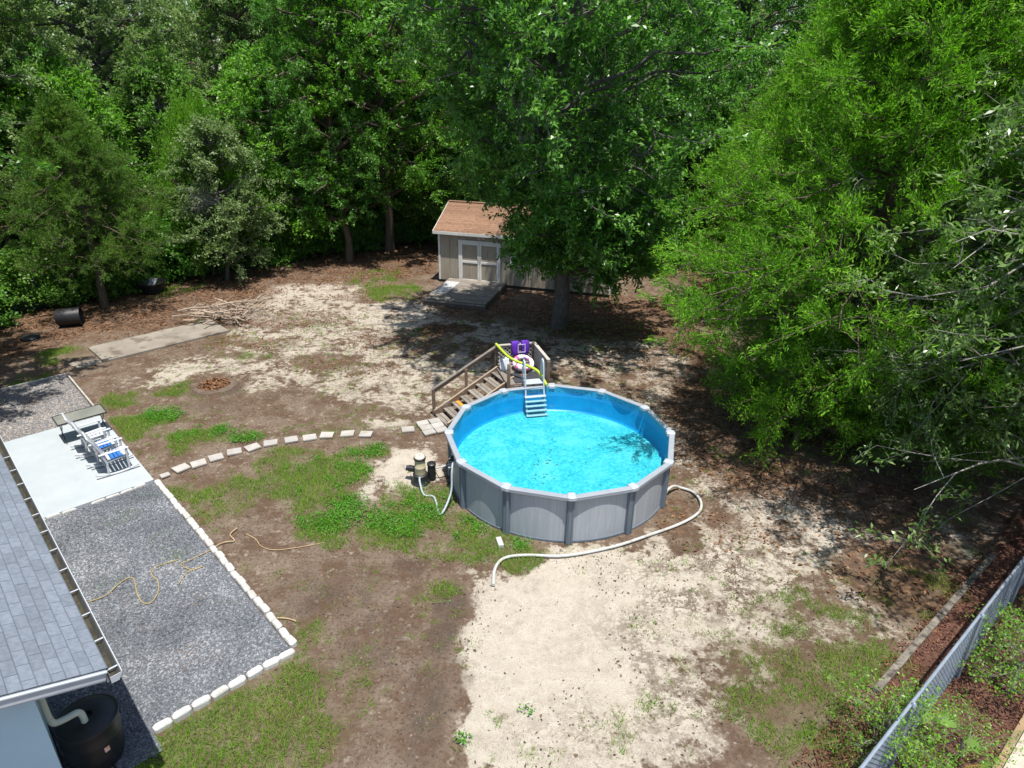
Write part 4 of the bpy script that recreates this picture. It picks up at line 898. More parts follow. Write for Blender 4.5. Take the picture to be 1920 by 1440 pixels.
# ================================================================ VEGETATION
def unit(v): return v/np.maximum(np.linalg.norm(v, axis=-1, keepdims=True), 1e-6)
def tubes_np(polys, n):
    """list of (pts (m,3), radii) with the same m -> V,F"""
    if not polys: return np.zeros((0, 3)), np.zeros((0, 4), int)
    P = np.array([p for p, r_ in polys]); Rr = np.array([r_ for p, r_ in polys]); N, m, _ = P.shape
    T = np.zeros_like(P); T[:, 1:-1] = P[:, 2:]-P[:, :-2]; T[:, 0] = P[:, 1]-P[:, 0]; T[:, -1] = P[:, -1]-P[:, -2]; T = unit(T)
    ref = np.where(np.abs(T[..., 2:3]) < .9, np.array([0, 0, 1.]), np.array([1., 0, 0])); A = unit(np.cross(T, ref)); Bv = np.cross(T, A)
    an = 2*np.pi*np.arange(n)/n
    V = P[:, :, None, :] + (A[:, :, None, :]*np.cos(an)[None, None, :, None] + Bv[:, :, None, :]*np.sin(an)[None, None, :, None])*Rr[:, :, None, None]
    ii = np.arange(N*m*n).reshape(N, m, n); F = np.stack([ii[:, :-1], np.roll(ii[:, :-1], -1, 2), np.roll(ii[:, 1:], -1, 2), ii[:, 1:]], -1).reshape(-1, 4)
    return V.reshape(-1, 3), F
def joinVF(parts):
    V = []; F = []; n = 0
    for v, f in parts: V.append(v); F.append(f+n); n += len(v)
    return np.concatenate(V), np.concatenate(F)
def leaves_np(rs, pos, dirs, L, W, upb=.7, var=.35):
    n = len(pos); d = unit(dirs + rs.normal(0, .65, (n, 3))); nr = rs.normal(0, 1, (n, 3)); nr[:, 2] = np.abs(nr[:, 2]) + upb
    s = unit(np.cross(d, nr)); l = L*(1+rs.uniform(-var, var, (n, 1))); w_ = W*(1+rs.uniform(-var, var, (n, 1)))
    up = np.cross(s, d)*.12*l
    V = np.stack([pos - d*l*.5, pos + s*w_*.5 + up, pos + d*l*.5, pos - s*w_*.5 + up], 1).reshape(-1, 3)
    return V, np.arange(4*n).reshape(n, 4)
def sprays_np(rs, pos, dirs, L, W):
    n = len(pos); d = unit(dirs + rs.normal(0, .42, (n, 3))); s = unit(np.cross(d, rs.normal(0, 1, (n, 3)))); l = L*rs.uniform(.6, 1.3, (n, 1)); w_ = W*rs.uniform(.6, 1.3, (n, 1))
    V = np.stack([pos + s*w_*.5, pos - s*w_*.5, pos + d*l], 1).reshape(-1, 3)
    return V, np.arange(3*n).reshape(n, 3)
def gen_tree(seed, H, h0, prof, nl, rt, nsub=7, ntw=6, kl=22, L=.14, W=.07, twl=.65, lean=(0, 0), up=.25, droop=.0, style='leaf', off=(0, 0), wig=.25, subl=.34, trunk_top=.88, twig_r=.006, bare=0, bias=1.0, lr=.018, thin=1.0):
    rs = np.random.RandomState(seed); GA = 2.39996
    nt_ = 12; zs = np.linspace(0, H*trunk_top, nt_); tw = np.cumsum(rs.normal(0, wig*H/60., (nt_, 2)), 0); tw[0] = 0
    TP = np.stack([tw[:, 0]+lean[0]*zs/H, tw[:, 1]+lean[1]*zs/H, zs], 1); TR = rt*(1-zs/(H*.95))**.8+.02; TR[0] = rt*1.28; TR[1] = max(TR[1], rt*.98)
    big = [(TP, TR)]; tp = lambda z: np.array([np.interp(z, zs, TP[:, k]) for k in range(3)])
    limbs = []; subs = []; tws = []
    for i in range(nl):
        h = h0 + (H-h0)*((i+rs.uniform(.1, .9))/nl)**bias; az = GA*i + rs.normal(0, .35); r_ = prof(h/H)*rs.uniform(.72, 1.12)
        hs = np.clip(h - up*r_*1.6, h0*.55, H*trunk_top*.98); st = tp(hs); f = h/H
        tip = np.array([st[0]*0+tp(min(h, H*trunk_top))[0]+off[0]*(1-f) + r_*math.cos(az), tp(min(h, H*trunk_top))[1]+off[1]*(1-f)+r_*math.sin(az), h - droop*r_])
        s = np.linspace(0, 1, 6)[:, None]; Pm = st*(1-s)+tip*s; Pm[:, 2] += np.sin(np.pi*s[:, 0])*.13*r_*(1 if droop >= 0 else .3)
        Pm[1:-1] += rs.normal(0, .05*r_, (4, 3)); rl = min(rt*.5, lr*r_+.02); Rm = (rl*(1-s[:, 0])**.7+.010)*thin; limbs.append((Pm, Rm))
        for j in range(nsub):
            q = .25+.75*((j+rs.uniform(0, 1))/nsub); b0 = np.array([np.interp(q*5, range(6), Pm[:, k]) for k in range(3)])
            ld = unit(Pm[-1]-Pm[0]); dv = unit(ld*.55 + rs.normal(0, .55, 3)*np.array([1, 1, .75]) + np.array([0, 0, .18-droop*.8])); l = r_*subl*(1.15-.55*q)*rs.uniform(.7, 1.3)+.35
            s3 = np.linspace(0, 1, 4)[:, None]; Pb = b0 + dv*l*s3; Pb[:, 2] += -.10*l*s3[:, 0]**2*(1+droop*6) ; Pb[1:] += rs.normal(0, .04*l, (3, 3)); subs.append((Pb, np.linspace(.020, .008, 4)*(.7+r_*.06)*thin))
            for k in range(ntw):
                q2 = .2+.8*(k+rs.uniform(0, 1))/ntw; b1 = np.array([np.interp(q2*3, range(4), Pb[:, c]) for c in range(3)])
                d1_ = unit(dv*.7 + rs.normal(0, .6, 3) + np.array([0, 0, .10-droop*.9])); tws.append((b1, d1_, twl*rs.uniform(.6, 1.3)))
    B0 = np.array([t[0] for t in tws]); B1 = np.array([t[1] for t in tws]); BL = np.array([t[2] for t in tws])[:, None]
    tp3 = np.stack([B0, B0+B1*BL*.55+rs.normal(0, .03, B0.shape), B0+B1*BL], 1)
    keep = rs.uniform(0, 1, len(tws)) >= bare
    Bk0, Bk1, BkL = B0[keep], B1[keep], BL[keep]; n = len(Bk0)
    ss = rs.uniform(.1, 1.08, (n, kl, 1)); pos = (Bk0[:, None]+Bk1[:, None]*BkL[:, None]*ss + rs.normal(0, .075 if style == 'leaf' else .05, (n, kl, 3))*(1+0*ss)).reshape(-1, 3); dr = np.repeat(Bk1, kl, 0)
    if style == 'leaf': LV, LF = leaves_np(rs, pos, dr, L, W)
    else: LV, LF = sprays_np(rs, pos, dr, L, W)
    parts = [tubes_np(big, 12), tubes_np(limbs, 6), tubes_np(subs, 4)]
    if twig_r: parts.append(tubes_np([(tp3[i], np.array([twig_r, twig_r*.8, twig_r*.4])) for i in range(len(tws))], 3))
    TV, TF = joinVF(parts)
    return npmesh('trunk', TV, TF, True), npmesh('crown', LV, LF)
bark = mat('grey_bark', (.15, .14, .125), (.085, .078, .07), 3, .9, .9, 14, stretch=(5, 5, 1), stain=(.22, .215, .20), ssc=2, sth=.58, bdist=.06)
barkd = mat('brown_bark', (.13, .095, .07), (.085, .062, .046), 3, .9, .9, 14, stretch=(5, 5, 1), bdist=.03)
barkp = mat('pale_twig_bark', (.27, .255, .23), (.19, .18, .16), 3, .9, .6, 14, stretch=(5, 5, 1), bdist=.02)
LEAF = {
 'oak': leafmat('oak_leaf', [(.034, .105, .018), (.082, .22, .030), (.19, .36, .065)], .38, .36, .5),
 'willow': leafmat('willow_oak_leaf', [(.060, .115, .030), (.125, .225, .055), (.26, .36, .11)], .38, .36, .5),
 'grey': leafmat('grey_green_leaf', [(.080, .130, .055), (.155, .23, .085), (.29, .37, .15)], .38, .42, .4),
 'deep': leafmat('deep_green_leaf', [(.038, .115, .018), (.085, .225, .030), (.175, .35, .052)], .38, .42, .4),
 'yellow': leafmat('yellow_green_leaf', [(.055, .155, .014), (.118, .28, .024), (.21, .39, .045)], .38, .42, .4),
 'cedar': leafmat('cedar_spray', [(.055, .155, .008), (.120, .295, .014), (.225, .43, .030)], .38, .6, .2),
 'dcedar': leafmat('dark_cedar_spray', [(.038, .095, .016), (.080, .17, .022), (.15, .26, .032)], .34, .6, .2),
 'shrub': leafmat('shrub_leaf', [(.050, .130, .022), (.105, .23, .036), (.20, .34, .060)], .38, .42, .4),
 'bright': leafmat('bright_sapling_leaf', [(.08, .19, .016), (.14, .30, .026), (.22, .38, .045)], .38, .42, .4),
 'moss': leafmat('grey_moss', [(.20, .20, .175), (.28, .28, .25), (.36, .35, .32)], .2, .9, .1, tcol=(1, 1, .9)),
}
def tree(name, label, cat, data, loc, tm, lm_, sc=1.0, rz=0, group=None, sz=None):
    o = thing(name, label, cat, loc, group, rz); o.scale = (sc, sc, sz or sc)
    for nm, me, m_ in (('trunk', data[0], tm), ('crown', data[1], lm_)):
        if not me.materials: me.materials.append(m_)
        q = link(nm, me, o); q.material_slots[0].link = 'OBJECT'; q.material_slots[0].material = m_
    return o
ip = lambda xs, ys: (lambda f: float(np.interp(f, xs, ys)))
# the oak in the yard
oak = gen_tree(3, 19, 3.0, ip([.1, .2, .32, .5, .65, .85, 1], [1.7, 2.6, 3.5, 5.3, 5.7, 4.4, 1.5]), 120, .29, 7, 6, 25, .18, .08, .7, (-1.6, -3.4), .28, .10, off=(1.3, .3), wig=.3, bias=1.25, lr=.011)
tree('oak_tree', 'big laurel oak in the yard with grey furrowed trunk in front of the shed', 'tree', oak, (1.87, 25.94, -.05), bark, LEAF['oak'])
# the willow oak leaning in over the fence
wil = gen_tree(8, 14, 2.0, ip([.1, .25, .45, .78, 1], [4.8, 6.0, 6.7, 6.6, 2.5]), 108, .28, 8, 6, 30, .15, .046, .7, (0, 0), .22, .20, wig=.3, twig_r=.0055, bare=.07, lr=.007, thin=.6)
tree('willow_oak_tree', 'willow oak with narrow leaves and pale bare twigs drooping over the fence corner', 'tree', wil, (14.6, 13.0, 0), barkp, LEAF['willow'], 1.0, .4)
# cedars
ced = gen_tree(12, 13, 2.0, ip([.12, .22, .35, .6, .85, 1], [3.4, 5.4, 5.5, 3.6, 1.7, .3]), 130, .24, 8, 9, 27, .12, .034, .5, (0, 0), -.10, -.10, 'spray', wig=.15, subl=.30, trunk_top=.97, lr=.007, thin=.7)
ced2 = gen_tree(17, 11, 1.9, ip([.1, .25, .45, .7, 1], [2.8, 3.9, 3.9, 2.6, .3]), 95, .20, 7, 8, 24, .12, .038, .5, (0, 0), -.05, -.08, 'spray', wig=.2, subl=.32, trunk_top=.97, lr=.007, thin=.7)
cedb = gen_tree(19, 3.4, .5, ip([.1, .3, .6, 1], [2.2, 2.5, 2.0, .5]), 50, .08, 7, 7, 24, .10, .030, .4, (0, 0), -.05, -.03, 'spray', wig=.3, subl=.30, trunk_top=.9, thin=.5)
tree('cedar_tree', 'broad bright cedar whose boughs reach to the ground beyond the pool', 'tree', ced, (9.5, 17.6, 0), barkd, LEAF['cedar'])
tree('cedar_tree', 'tall yellow-green cedar standing farthest back behind the broad one', 'tree', ced, (15.5, 26.5, 0), barkd, LEAF['cedar'], 1.15, 2.1)
tree('cedar_tree', 'low bushy cedar beside the pool, its boughs touching the sand', 'tree', cedb, (8.1, 16.8, 0), barkd, LEAF['cedar'], 1.0, 1.0)
tree('cedar_tree', 'small dark cedar sheltered under the willow oak twigs', 'tree', cedb, (10.9, 15.9, 0), barkd, LEAF['dcedar'], 1.15, 3.0)
tree('cedar_tree', 'slim cedar rising behind the broad cedar to the right of the shed', 'tree', ced2, (11.5, 27.5, 0), barkd, LEAF['cedar'], 1.0, .8)
tree('cedar_tree', 'dark spreading cedar with bare lower trunk by the black tubs', 'tree', ced2, (-17.5, 27.5, 0), barkd, LEAF['dcedar'], .72, 0)
tree('cedar_tree', 'bright young cedar lit beside the dark spreading cedar', 'tree', cedb, (-14.9, 32.6, 0), barkd, LEAF['cedar'], .85, 2.0, sz=2.1)
# background woods
bg1 = gen_tree(31, 18, 4.0, ip([.2, .35, .55, .8, 1], [2.6, 4.2, 5.0, 3.8, 1.2]), 62, .24, 6, 6, 32, .165, .078, .75, (0, 0), .25, .08, wig=.5)
bg2 = gen_tree(37, 17, 2.8, ip([.15, .3, .55, .8, 1], [2.6, 3.8, 4.4, 3.4, 1.0]), 60, .20, 6, 6, 30, .16, .066, .75, (.8, .4), .25, .14, wig=.6, twig_r=.008, bare=.08)
bg3 = gen_tree(41, 9, 1.6, ip([.15, .35, .6, 1], [1.7, 2.6, 2.6, .7]), 44, .11, 6, 6, 17, .17, .075, .6, (.6, -.3), .25, .12, wig=.8)
KL = {'deep': 'tall deep green broadleaf tree in the woods behind the yard', 'grey': 'tall grey-green broadleaf tree with pale twigs in the woods', 'yellow': 'yellow-green broadleaf tree catching the sun in the woods'}
tree('forest_tree', 'broadleaf tree with bare brown trunk standing just left of the shed', 'tree', bg1, (-7.1, 38.0, 0), barkd, LEAF['yellow'], .95, 1.0)
tree('forest_tree', 'slim tree with dark trunk at the clearing edge beside the bare-trunked one', 'tree', bg2, (-8.8, 35.5, 0), barkd, LEAF['deep'], .85, 2.0)
tree('moss_tree', 'small leaning tree hung with grey moss by the chain-link fence', 'tree', bg3, (-13.9, 31.7, 0), bark, LEAF['grey'], .8, 1.0)
wood = [(-24, 31, 'grey', 1, .95), (-30, 36, 'grey', 2, 1), (-21, 37, 'grey', 1, .95), (-16.5, 41, 'grey', 2, 1), (-27, 43, 'grey', 1, 1.05), (-12, 44, 'deep', 1, 1), (-20, 48, 'yellow', 2, 1.05), (-35, 48, 'grey', 1, 1.1), (-8, 49, 'grey', 2, 1.1),
        (-2, 43, 'deep', 2, 1.0), (3.5, 40.5, 'deep', 1, .95), (8.5, 43, 'deep', 1, 1.05), (2, 50, 'yellow', 1, 1.1), (13, 38, 'deep', 2, .95), (12, 48, 'grey', 2, 1.1), (19, 35, 'yellow', 1, 1), (20, 44, 'deep', 1, 1.1), (25, 38, 'grey', 2, 1.05),
        (-15, 54, 'grey', 1, 1.15), (-27, 56, 'yellow', 2, 1.2), (-5, 57, 'deep', 1, 1.2), (8, 57, 'grey', 1, 1.2), (20, 56, 'deep', 2, 1.25), (-40, 58, 'deep', 2, 1.25), (30, 50, 'yellow', 1, 1.2), (-24, 25, 'deep', 2, .9), (-31, 27, 'grey', 1, 1), (-37, 38, 'grey', 1, 1.1),
        (20, 24, 'deep', 1, .9), (22, 17, 'grey', 2, .95), (26, 28, 'deep', 1, 1.1), (-34, 67, 'grey', 1, 1.35), (-18, 68, 'deep', 2, 1.4), (-2, 69, 'grey', 1, 1.4), (14, 69, 'deep', 1, 1.4), (29, 66, 'deep', 2, 1.4), (-50, 66, 'deep', 1, 1.4), (43, 62, 'deep', 1, 1.4), (38, 46, 'grey', 2, 1.2),
        (-18.3, 16.6, 'deep', 1, .95), (-10.5, 39.5, 'yellow', 2, .8), (-23.5, 33.5, 'deep', 2, .8), (6, 36.5, 'deep', 2, .8)]
for i, (x, y, kd, v, s) in enumerate(wood):
    tree('forest_tree', KL[kd], 'tree', bg1 if v == 1 else bg2, (x, y, 0), barkd if i % 2 else bark, LEAF[kd], s*random.uniform(.94, 1.06), random.uniform(0, 6.28), 'woods behind the yard')
small = [(-12, 36), (-17, 35), (-5.5, 41), (-19.5, 31.5), (9.5, 37.5), (16.5, 33), (-26, 29), (-10, 41.5), (-2.5, 38.5), (1.5, 37), (13.5, 33.5), (-28, 33)]
for i, (x, y) in enumerate(small):
    tree('understory_tree', 'slender understory tree along the edge of the woods', 'tree', bg3, (x, y, 0), bark, LEAF['shrub' if i % 3 else 'yellow'], random.uniform(.8, 1.15), random.uniform(0, 6.28), 'understory trees at the yard edge')
# shrubs along the fence and woods edge
sh1 = gen_tree(51, 2.2, .15, ip([0, .3, .7, 1], [1.0, 1.3, 1.2, .5]), 26, .04, 6, 5, 18, .13, .075, .4, (0, 0), .2, .05, wig=1, subl=.35, trunk_top=.8, thin=.4)
sh2 = gen_tree(52, 1.6, .1, ip([0, .3, .7, 1], [1.0, 1.2, 1.0, .5]), 22, .035, 6, 5, 18, .12, .06, .35, (0, 0), .2, .05, wig=1, subl=.35, trunk_top=.8, thin=.4)
spots = []
for i in range(13): f = i/12.; p = bf0.lerp(bf1, f); spots.append((p.x-.6+random.uniform(-.5, .5), p.y+.9+random.uniform(-.5, .5)))
for i in range(14): f = i/13.; p = bf1.lerp(Vector((-4.5, 41.5, 0)), f); spots.append((p.x+random.uniform(-.6, .6), p.y+.8+random.uniform(-.6, .6)))
spots += [(-21, 24), (-22, 27), (-20.2, 29.4), (-23, 22), (-24.5, 25.5), (-21.5, 20.5), (7.5, 37.5), (10.5, 34.5), (12.5, 36), (15, 31.5), (5.5, 40), (-1, 40.5), (17.5, 26.5), (18, 22.5), (-3.5, 44)]
for i, (x, y) in enumerate(spots):
    tree('shrub', 'leafy green shrub in the undergrowth at the yard edge', 'shrub', sh1 if i % 2 else sh2, (x, y, -.02), barkd, LEAF['shrub' if i % 3 else 'deep'], random.uniform(.75, 1.35), random.uniform(0, 6.28), 'undergrowth at the yard edge')
# moss clumps on the leaning tree and the neighbours
rs = np.random.RandomState(77)
def moss(loc, n, h, wd, label, ball=False):
    k = n; 
    if ball:
        d = unit(rs.normal(0, 1, (k, 3))+np.array([0, 0, -.7])); pos = rs.normal(0, .28, (k, 3))*wd; V, F = sprays_np(rs, pos, d*1.2, h, .016)
    else:
        pos = rs.normal(0, 1, (k, 3))*np.array([wd*.4, wd*.4, h*.2]); V, F = sprays_np(rs, pos, np.tile(np.array([[0, 0, -3.]]), (k, 1)), h*.6, .02)
    o = link('hanging_moss', npmesh('hanging_moss', V, F), None, LEAF['moss']); o.location = loc; return tag(o, label, 'moss')
moss((-13.95, 30.6, 4.1), 520, .55, .9, 'tangle of dry grey twigs and moss on the leaning tree', True)
moss((.3, 23.0, 8.2), 300, 1.5, .3, 'long grey moss beard hanging in the oak crown')
# saplings by the fence
sap = gen_tree(61, 1.9, .5, ip([.2, .5, .8, 1], [.7, 1.0, .9, .4]), 14, .016, 5, 4, 9, .075, .045, .35, (.1, .1), .3, .0, wig=1.2, subl=.4, trunk_top=.9, thin=.3, twig_r=.003)
sap2 = gen_tree(62, 1.6, .35, ip([.2, .5, .8, 1], [.8, 1.1, .9, .4]), 10, .016, 5, 3, 9, .07, .042, .35, (.1, .1), .3, .0, wig=1.2, subl=.45, trunk_top=.9, thin=.3, twig_r=.003)
tree('sapling', 'bright green leafy sapling growing through the chain-link fence', 'sapling', sap, fl(-.02, .12), barkp, LEAF['bright'], .66, 0)
tree('sapling', 'bright sapling with bare pink twigs in the mulch beside the timber border', 'sapling', sap2, fl(1.0, -.65), barkp, LEAF['bright'], .55, 1.3)
tree('sapling', 'darker green sapling in the mulch behind the fence', 'sapling', sap, fl(3.0, -.72), barkp, LEAF['bright'], .7, 2.3)
# little palm by the drive edge
pal = thing('fan_palm', 'small fan palm with one yellowing frond in the mulch', 'palm', fl(.45, -.55)); pc = fl(.45, -.55)
palg = mat('palm_green', (.10, .19, .03), (.15, .24, .04), 6, .5); paly = mat('palm_yellow', (.42, .30, .06), (.34, .25, .05), 6, .6)
for i in range(7):
    a = i*.9+.3; el = .5+.25*(i % 3); tip = pc + Vector((math.cos(a)*.38, math.sin(a)*.38, .25+el*.5)); mb = MB(); mb.tube([pc, pc.lerp(tip, .5)+Vector((0, 0, .06)), tip], .006, 4)
    out = (tip-pc).normalized(); sd_ = out.cross(Vector((0, 0, 1))).normalized(); u2 = sd_.cross(out)
    for k in range(13):
        b_ = (k-6)/6*1.25; d_ = out*math.cos(b_)+sd_*math.sin(b_); l = .26*(1-.15*abs(b_)); s2 = d_.cross(u2).normalized()
        mb.add([tip, tip+d_*l*.5+s2*.013+u2*.01, tip+d_*l-u2*.05, tip+d_*l*.5-s2*.013+u2*.01], [(0, 1, 2, 3)])
    mb.build('frond', paly if i == 5 else palg, pal)

# ---------------------------------------------------------------- grass, litter, gravel
rs = np.random.RandomState(123)
def inside_hard(x, y):
    t = x*DD.x+y*DD.y; n = x*NN.x+y*NN.y
    bed = (t > -25.1) & (t < np.where(n < 1.0, -8.62, -8.9)) & (n < 3.52) & (n > -.1); hs = (n < .1) & (t < -8.1) & (n > -10)
    pl = np.hypot(x-PC.x, y-PC.y) < 2.80
    s = (x-SF.x)*su.x+(y-SF.y)*su.y; v = (x-SF.x)*sv.x+(y-SF.y)*sv.y
    shd = (s > -.1) & (s < SWd+.1) & (v > -.1) & (v < SDp+.1) | ((s > .4) & (s < 3.5) & (v > -3.6) & (v <= 0))
    fo = (x-FA.x)*fn.x+(y-FA.y)*fn.y
    slab = ((x-A.x)*(B-A).normalized().x+(y-A.y)*(B-A).normalized().y); sp = (x-A.x)*pv.x+(y-A.y)*pv.y
    return bed | hs | pl | shd | (fo < -1.1) | ((slab > -.9) & (slab < (B-A).length+.02) & (sp > -.02) & (sp < 1.77))
def scatter(n, x0, x1, y0, y1, dens):
    x = rs.uniform(x0, x1, n); y = rs.uniform(y0, y1, n); k = (rs.uniform(0, 1, n) < dens(x, y)) & ~inside_hard(x, y); return x[k], y[k]
def gmask(x, y, k):
    i = np.clip(np.searchsorted(gx, x), 0, nx-1); j = np.clip(np.searchsorted(gy, y), 0, ny-1); return GR[k][j, i]
def gdens(x, y):
    g = gmask(x, y, 3); f = fbm(x*2.2, y*2.2, 40, 4); f2 = fbm(x*.9, y*.9, 44, 3)
    return np.clip((g + (f-.5)*1.6 + (f2-.5)*.6 - .42)*2.2, 0, 1)*np.clip(g*1.6, 0, 1)
xg, yg = scatter(1900000, -21, 13, 5.5, 35, gdens)
if len(xg) > 260000: kq = rs.permutation(len(xg))[:300000]; xg, yg = xg[kq], yg[kq]
def blades(x, y, h, wd, spread, k=1):
    n = len(x); a = rs.uniform(0, 2*np.pi, n); l = h*rs.uniform(.5, 1.35, n); o_ = spread*l*rs.uniform(.2, 1.2, n)
    z = groundz(x, y); p = np.stack([x, y, z], 1); s = np.stack([np.cos(a), np.sin(a), 0*a], 1)*wd*rs.uniform(.6, 1.3, (n, 1)); b_ = rs.uniform(0, 2*np.pi, n)
    tip = p + np.stack([np.cos(b_)*o_, np.sin(b_)*o_, l], 1)
    return np.stack([p-s, p+s, tip], 1).reshape(-1, 3), np.arange(3*n).reshape(n, 3)
grm = leafmat('grass_blade', [(.08, .21, .014), (.16, .29, .026), (.26, .29, .075)], .38, .7, .2, clump=1.1)
V, F = blades(xg, yg, .10, .0062, 1.0); tag(link('grass', npmesh('grass', V, F), None, grm), 'patchy yellow-green grass growing on the bare yard', 'grass', kind='stuff')
tx = rs.uniform(-13, 11, 3000); ty = rs.uniform(6.2, 27, 3000); kt = (rs.uniform(0, 1, 3000) < np.clip((fbm(tx*.7, ty*.7, 91, 3)-.42)*4, .03, 1)*(1-.8*blobs(tx, ty, [(1040,1190,170,130)]))) & ~inside_hard(tx, ty)
tx, ty = tx[kt], ty[kt]; kk_ = 26; sp_ = rs.uniform(.03, .13, len(tx)); bx_ = np.repeat(tx, kk_)+rs.normal(0, 1, len(tx)*kk_)*np.repeat(sp_, kk_); by_ = np.repeat(ty, kk_)+rs.normal(0, 1, len(tx)*kk_)*np.repeat(sp_, kk_)
kh = ~inside_hard(bx_, by_)
V, F = blades(bx_[kh], by_[kh], .06, .006, 1.1); tag(link('grass_tufts', npmesh('grass_tufts', V, F), None, grm), 'small scattered grass tufts on the sand and dirt', 'grass', kind='stuff')
def wdens(x, y):
    g = gmask(x, y, 3); f = fbm(x*1.6+9, y*1.6, 60, 4)
    strong = blobs(x, y, [(600,900,70,40),(625,960,60,35),(770,975,90,30),(800,935,40,20),(830,1110,30,20),(235,800,40,18),(300,778,40,12),(385,815,50,16),(450,820,40,10),(690,845,40,12),(980,1020,20,12),(870,990,40,20),(650,885,40,20),(985,1335,14,10),(868,1388,14,12),(330,1045,25,15)])
    return np.clip((f-.42)*5, 0, 1)*strong
xw, yw = scatter(420000, -14, 3, 7, 22, wdens)
if len(xw) > 26000: xw, yw = xw[:26000], yw[:26000]
pos = np.stack([xw, yw, groundz(xw, yw)+rs.uniform(.02, .11, len(xw))], 1)
V, F = leaves_np(rs, pos, rs.normal(0, 1, (len(xw), 3))*np.array([1, 1, .4]), .05, .028, .9)
tag(link('weeds', npmesh('weeds', V, F), None, leafmat('weed_leaf', [(.04, .16, .010), (.07, .245, .014), (.13, .32, .022)], .35, .55, .3, clump=1.5)), 'bright green leafy weeds spreading between patio and pool', 'weeds', kind='stuff')
def ldens(x, y):
    f = fbm(x*1.3, y*1.3, 70, 3); return np.clip(gmask(x, y, 4)*np.clip((f-.3)*2.5, .1, 1), 0, 1)
xl, yl = scatter(120000, -24, 17, 8, 44, ldens)
def flats(x, y, L, W, zo=.012, up=3.0):
    p = np.stack([x, y, groundz(x, y)+zo+rs.uniform(0, .02, len(x))], 1); d = rs.normal(0, 1, (len(x), 3)); d[:, 2] *= .25; return leaves_np(rs, p, d, L, W, up)
drym = leafmat('dry_leaf', [(.075, .040, .025), (.20, .10, .05), (.34, .20, .11)], .15, .8, .15, clump=.8, tcol=(1.1, .9, .6))
V, F = flats(xl, yl, .11, .055); tag(link('fallen_leaves', npmesh('fallen_leaves', V, F), None, drym), 'brown fallen leaves scattered under the trees', 'leaves', kind='stuff')
def sdens(x, y):
    f = fbm(x*1.1+3, y*1.1, 80, 4); return np.clip((gmask(x, y, 0)*.8+.25)*np.clip((f-.45)*5, .05, 1), 0, 1)*(1-.7*blobs(x, y, [(1030,1200,130,110)]))
xs, ys = scatter(60000, -13, 11, 6, 28, sdens)
debm = leafmat('dark_debris', [(.035, .025, .018), (.075, .055, .04), (.14, .10, .07)], .1, .9, .1, tcol=(1, 1, 1))
szv = np.clip(np.exp(rs.normal(-.1, .45, (len(xs), 1))), .4, 1.7); V, F = flats(xs, ys, .038*szv, .019*szv, .006); tag(link('twig_litter', npmesh('twig_litter', V, F), None, debm), 'dark bits of twig and leaf scattered over the sand', 'litter', kind='stuff')
def cdens(x, y): return np.clip(.10 + gmask(x, y, 1)*.9 + gmask(x, y, 2)*.3, 0, 1)*np.clip((fbm(x*1.5, y*1.5, 95, 3)-.35)*3, .05, 1)*(1-.8*np.clip(gmask(x, y, 0), 0, 1))
xc, yc = scatter(70000, -16, 12, 6, 28, cdens); n_c = len(xc); an = (2*np.pi*np.arange(5)/5)[None]+rs.uniform(0, 6.28, (n_c, 1)); rr = (.012*np.exp(rs.normal(0, .5, (n_c, 1))))*rs.uniform(.6, 1.4, (n_c, 5)); zc = groundz(xc, yc)
V = np.concatenate([np.stack([xc[:, None]+np.cos(an)*rr, yc[:, None]+np.sin(an)*rr, np.repeat(zc[:, None]-.004, 5, 1)], -1), np.stack([xc, yc, zc+rr.mean(1)*1.0], -1)[:, None]], 1).reshape(-1, 3)
F = (np.stack([np.arange(5), (np.arange(5)+1) % 5, np.full(5, 5)], -1)[None]+np.arange(n_c)[:, None, None]*6).reshape(-1, 3)
tag(link('soil_clods', npmesh('soil_clods', V, F), None, leafmat('soil_clod', [(.06, .042, .032), (.13, .092, .068), (.27, .22, .175)], 0.0, .95, .1, clump=1.5, tcol=(1, 1, 1))), 'crumbs of dry soil scattered over the brown dirt', 'soil', kind='stuff')
# dry leaves in the fire pit
n = 420; a = rs.uniform(0, 6.28, n); r_ = .5*np.sqrt(rs.uniform(0, 1, n)); p = np.stack([fc.x+r_*np.cos(a), fc.y+r_*np.sin(a), rs.uniform(.0, .05, n)], 1)
V, F = leaves_np(rs, p, rs.normal(0, 1, (n, 3))*np.array([1, 1, .3]), .12, .06, 2.); o = link('leaf_filling', npmesh('leaf_filling', V - np.array(fc), F), fr_, drym); o['kind'] = 'stuff'
# mulch chips
n = 9000; s_ = rs.uniform(-3, 10, n); oo = rs.uniform(-1.0, .95, n); x = FA.x+fd.x*s_+fn.x*oo; y = FA.y+fd.y*s_+fn.y*oo
p = np.stack([x, y, rs.uniform(.025, .05, n)], 1); V, F = leaves_np(rs, p, rs.normal(0, 1, (n, 3))*np.array([1, 1, .3]), .08, .025, 2.)
tag(link('mulch_chips', npmesh('mulch_chips', V, F), None, leafmat('mulch_chip', [(.045, .02, .016), (.12, .05, .034), (.24, .13, .085)], .05, .9, .1, clump=1, tcol=(1, 1, 1))), 'red-brown bark chips on the bed along the chain-link fence', 'mulch', kind='stuff')
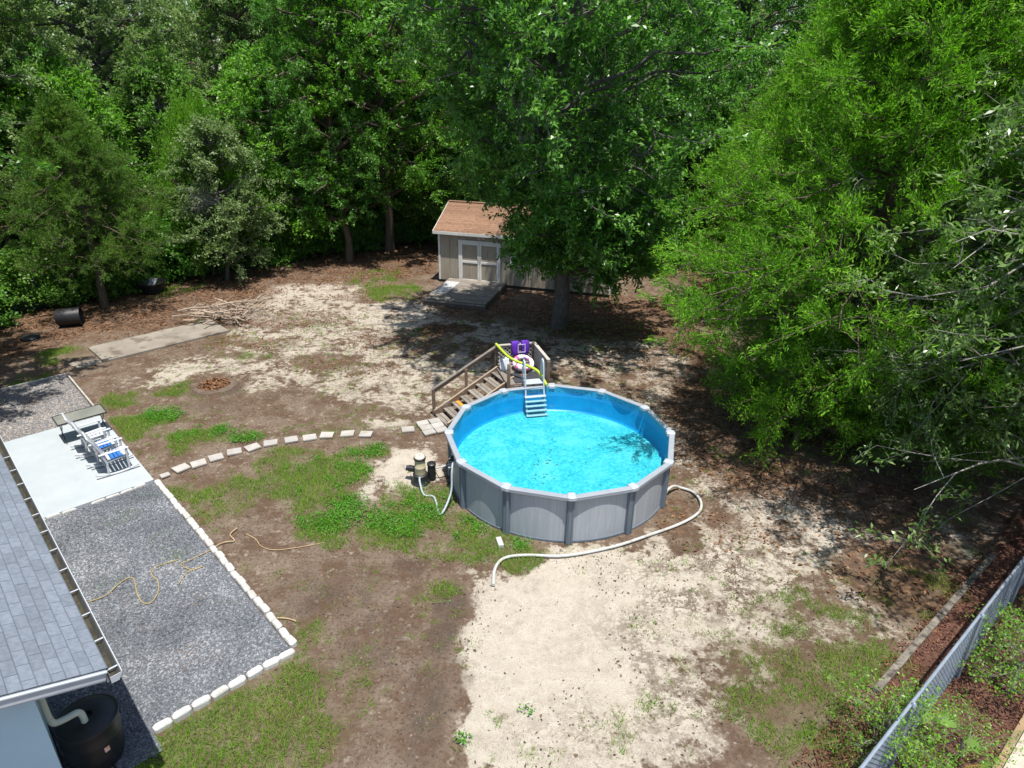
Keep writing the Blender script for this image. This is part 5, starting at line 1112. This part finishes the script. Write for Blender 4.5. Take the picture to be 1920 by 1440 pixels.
# gravel stones
def stones(n, t0, t1, n0, n1, s):
    t = rs.uniform(t0, t1, n); nn = rs.uniform(n0, n1, n); x = DD.x*t+NN.x*nn; y = DD.y*t+NN.y*nn; k = 5
    an = (2*np.pi*np.arange(k)/k)[None, :] + rs.uniform(0, 6.28, (n, 1)); rr = s*rs.uniform(.55, 1.25, (n, 1))*rs.uniform(.7, 1.3, (n, k)); z0 = .018+rs.uniform(0, .012, n)
    ringv = np.stack([x[:, None]+np.cos(an)*rr, y[:, None]+np.sin(an)*rr, np.repeat(z0[:, None], k, 1)+rs.uniform(-.004, .008, (n, k))], -1)
    top = np.stack([x+rs.normal(0, s*.25, n), y+rs.normal(0, s*.25, n), z0+s*rs.uniform(.5, 1.1, n)], -1)[:, None]
    V = np.concatenate([ringv, top], 1).reshape(-1, 3); b_ = np.arange(n)[:, None, None]*(k+1)
    f = np.stack([np.arange(k), (np.arange(k)+1) % k, np.full(k, k)], -1)[None]; return V, (f+b_).reshape(-1, 3)
stm = leafmat('gravel_stone', [(.045, .050, .058), (.13, .14, .155), (.36, .365, .375)], 0.0, .85, .25, clump=.6, tcol=(1, 1, 1))
V, F = joinVF([stones(37000, -16.3, -9.15, -.13, 3.34, .021), stones(3200, -9.15, -8.6, -.13, 1.0, .021)])
tag(link('gravel', npmesh('gravel', V, F), None, stm), 'loose blue-grey gravel beside the house', 'gravel', kind='stuff')
stm2 = leafmat('brown_gravel_stone', [(.09, .08, .075), (.20, .18, .165), (.38, .35, .32)], 0.0, .85, .25, clump=.6, tcol=(1, 1, 1))
V, F = stones(9000, -24.9, -21.05, .1, 3.34, .026)
tag(link('gravel', npmesh('gravel', V, F), None, stm2), 'brownish gravel in the shaded bed past the patio', 'gravel', kind='stuff')
# weeds in the gravel
gw = blobs
xk = rs.uniform(-12, -4, 60000); yk = rs.uniform(8, 15, 60000)
dn = blobs(xk, yk, [(330,1045,22,14),(205,1098,22,14,.5),(240,968,16,10,.9),(210,980,16,10,.6),(310,1010,20,22,.35),(275,935,25,10,.5),(435,1130,8,6,.6),(410,1135,6,5,.6),(460,1175,8,8,.6)], .5)
tt = xk*DD.x+yk*DD.y; n2_ = xk*NN.x+yk*NN.y; kp = (rs.uniform(0, 1, 60000) < dn) & (n2_ < 3.3) & (n2_ > .1) & (tt < -9.2) & (tt > -16.3)
V, F = blades(xk[kp], yk[kp], .09, .006, .9); tag(link('gravel_weeds', npmesh('gravel_weeds', V, F), None, grm), 'small grass tufts sprouting in the gravel', 'weeds', kind='stuff')
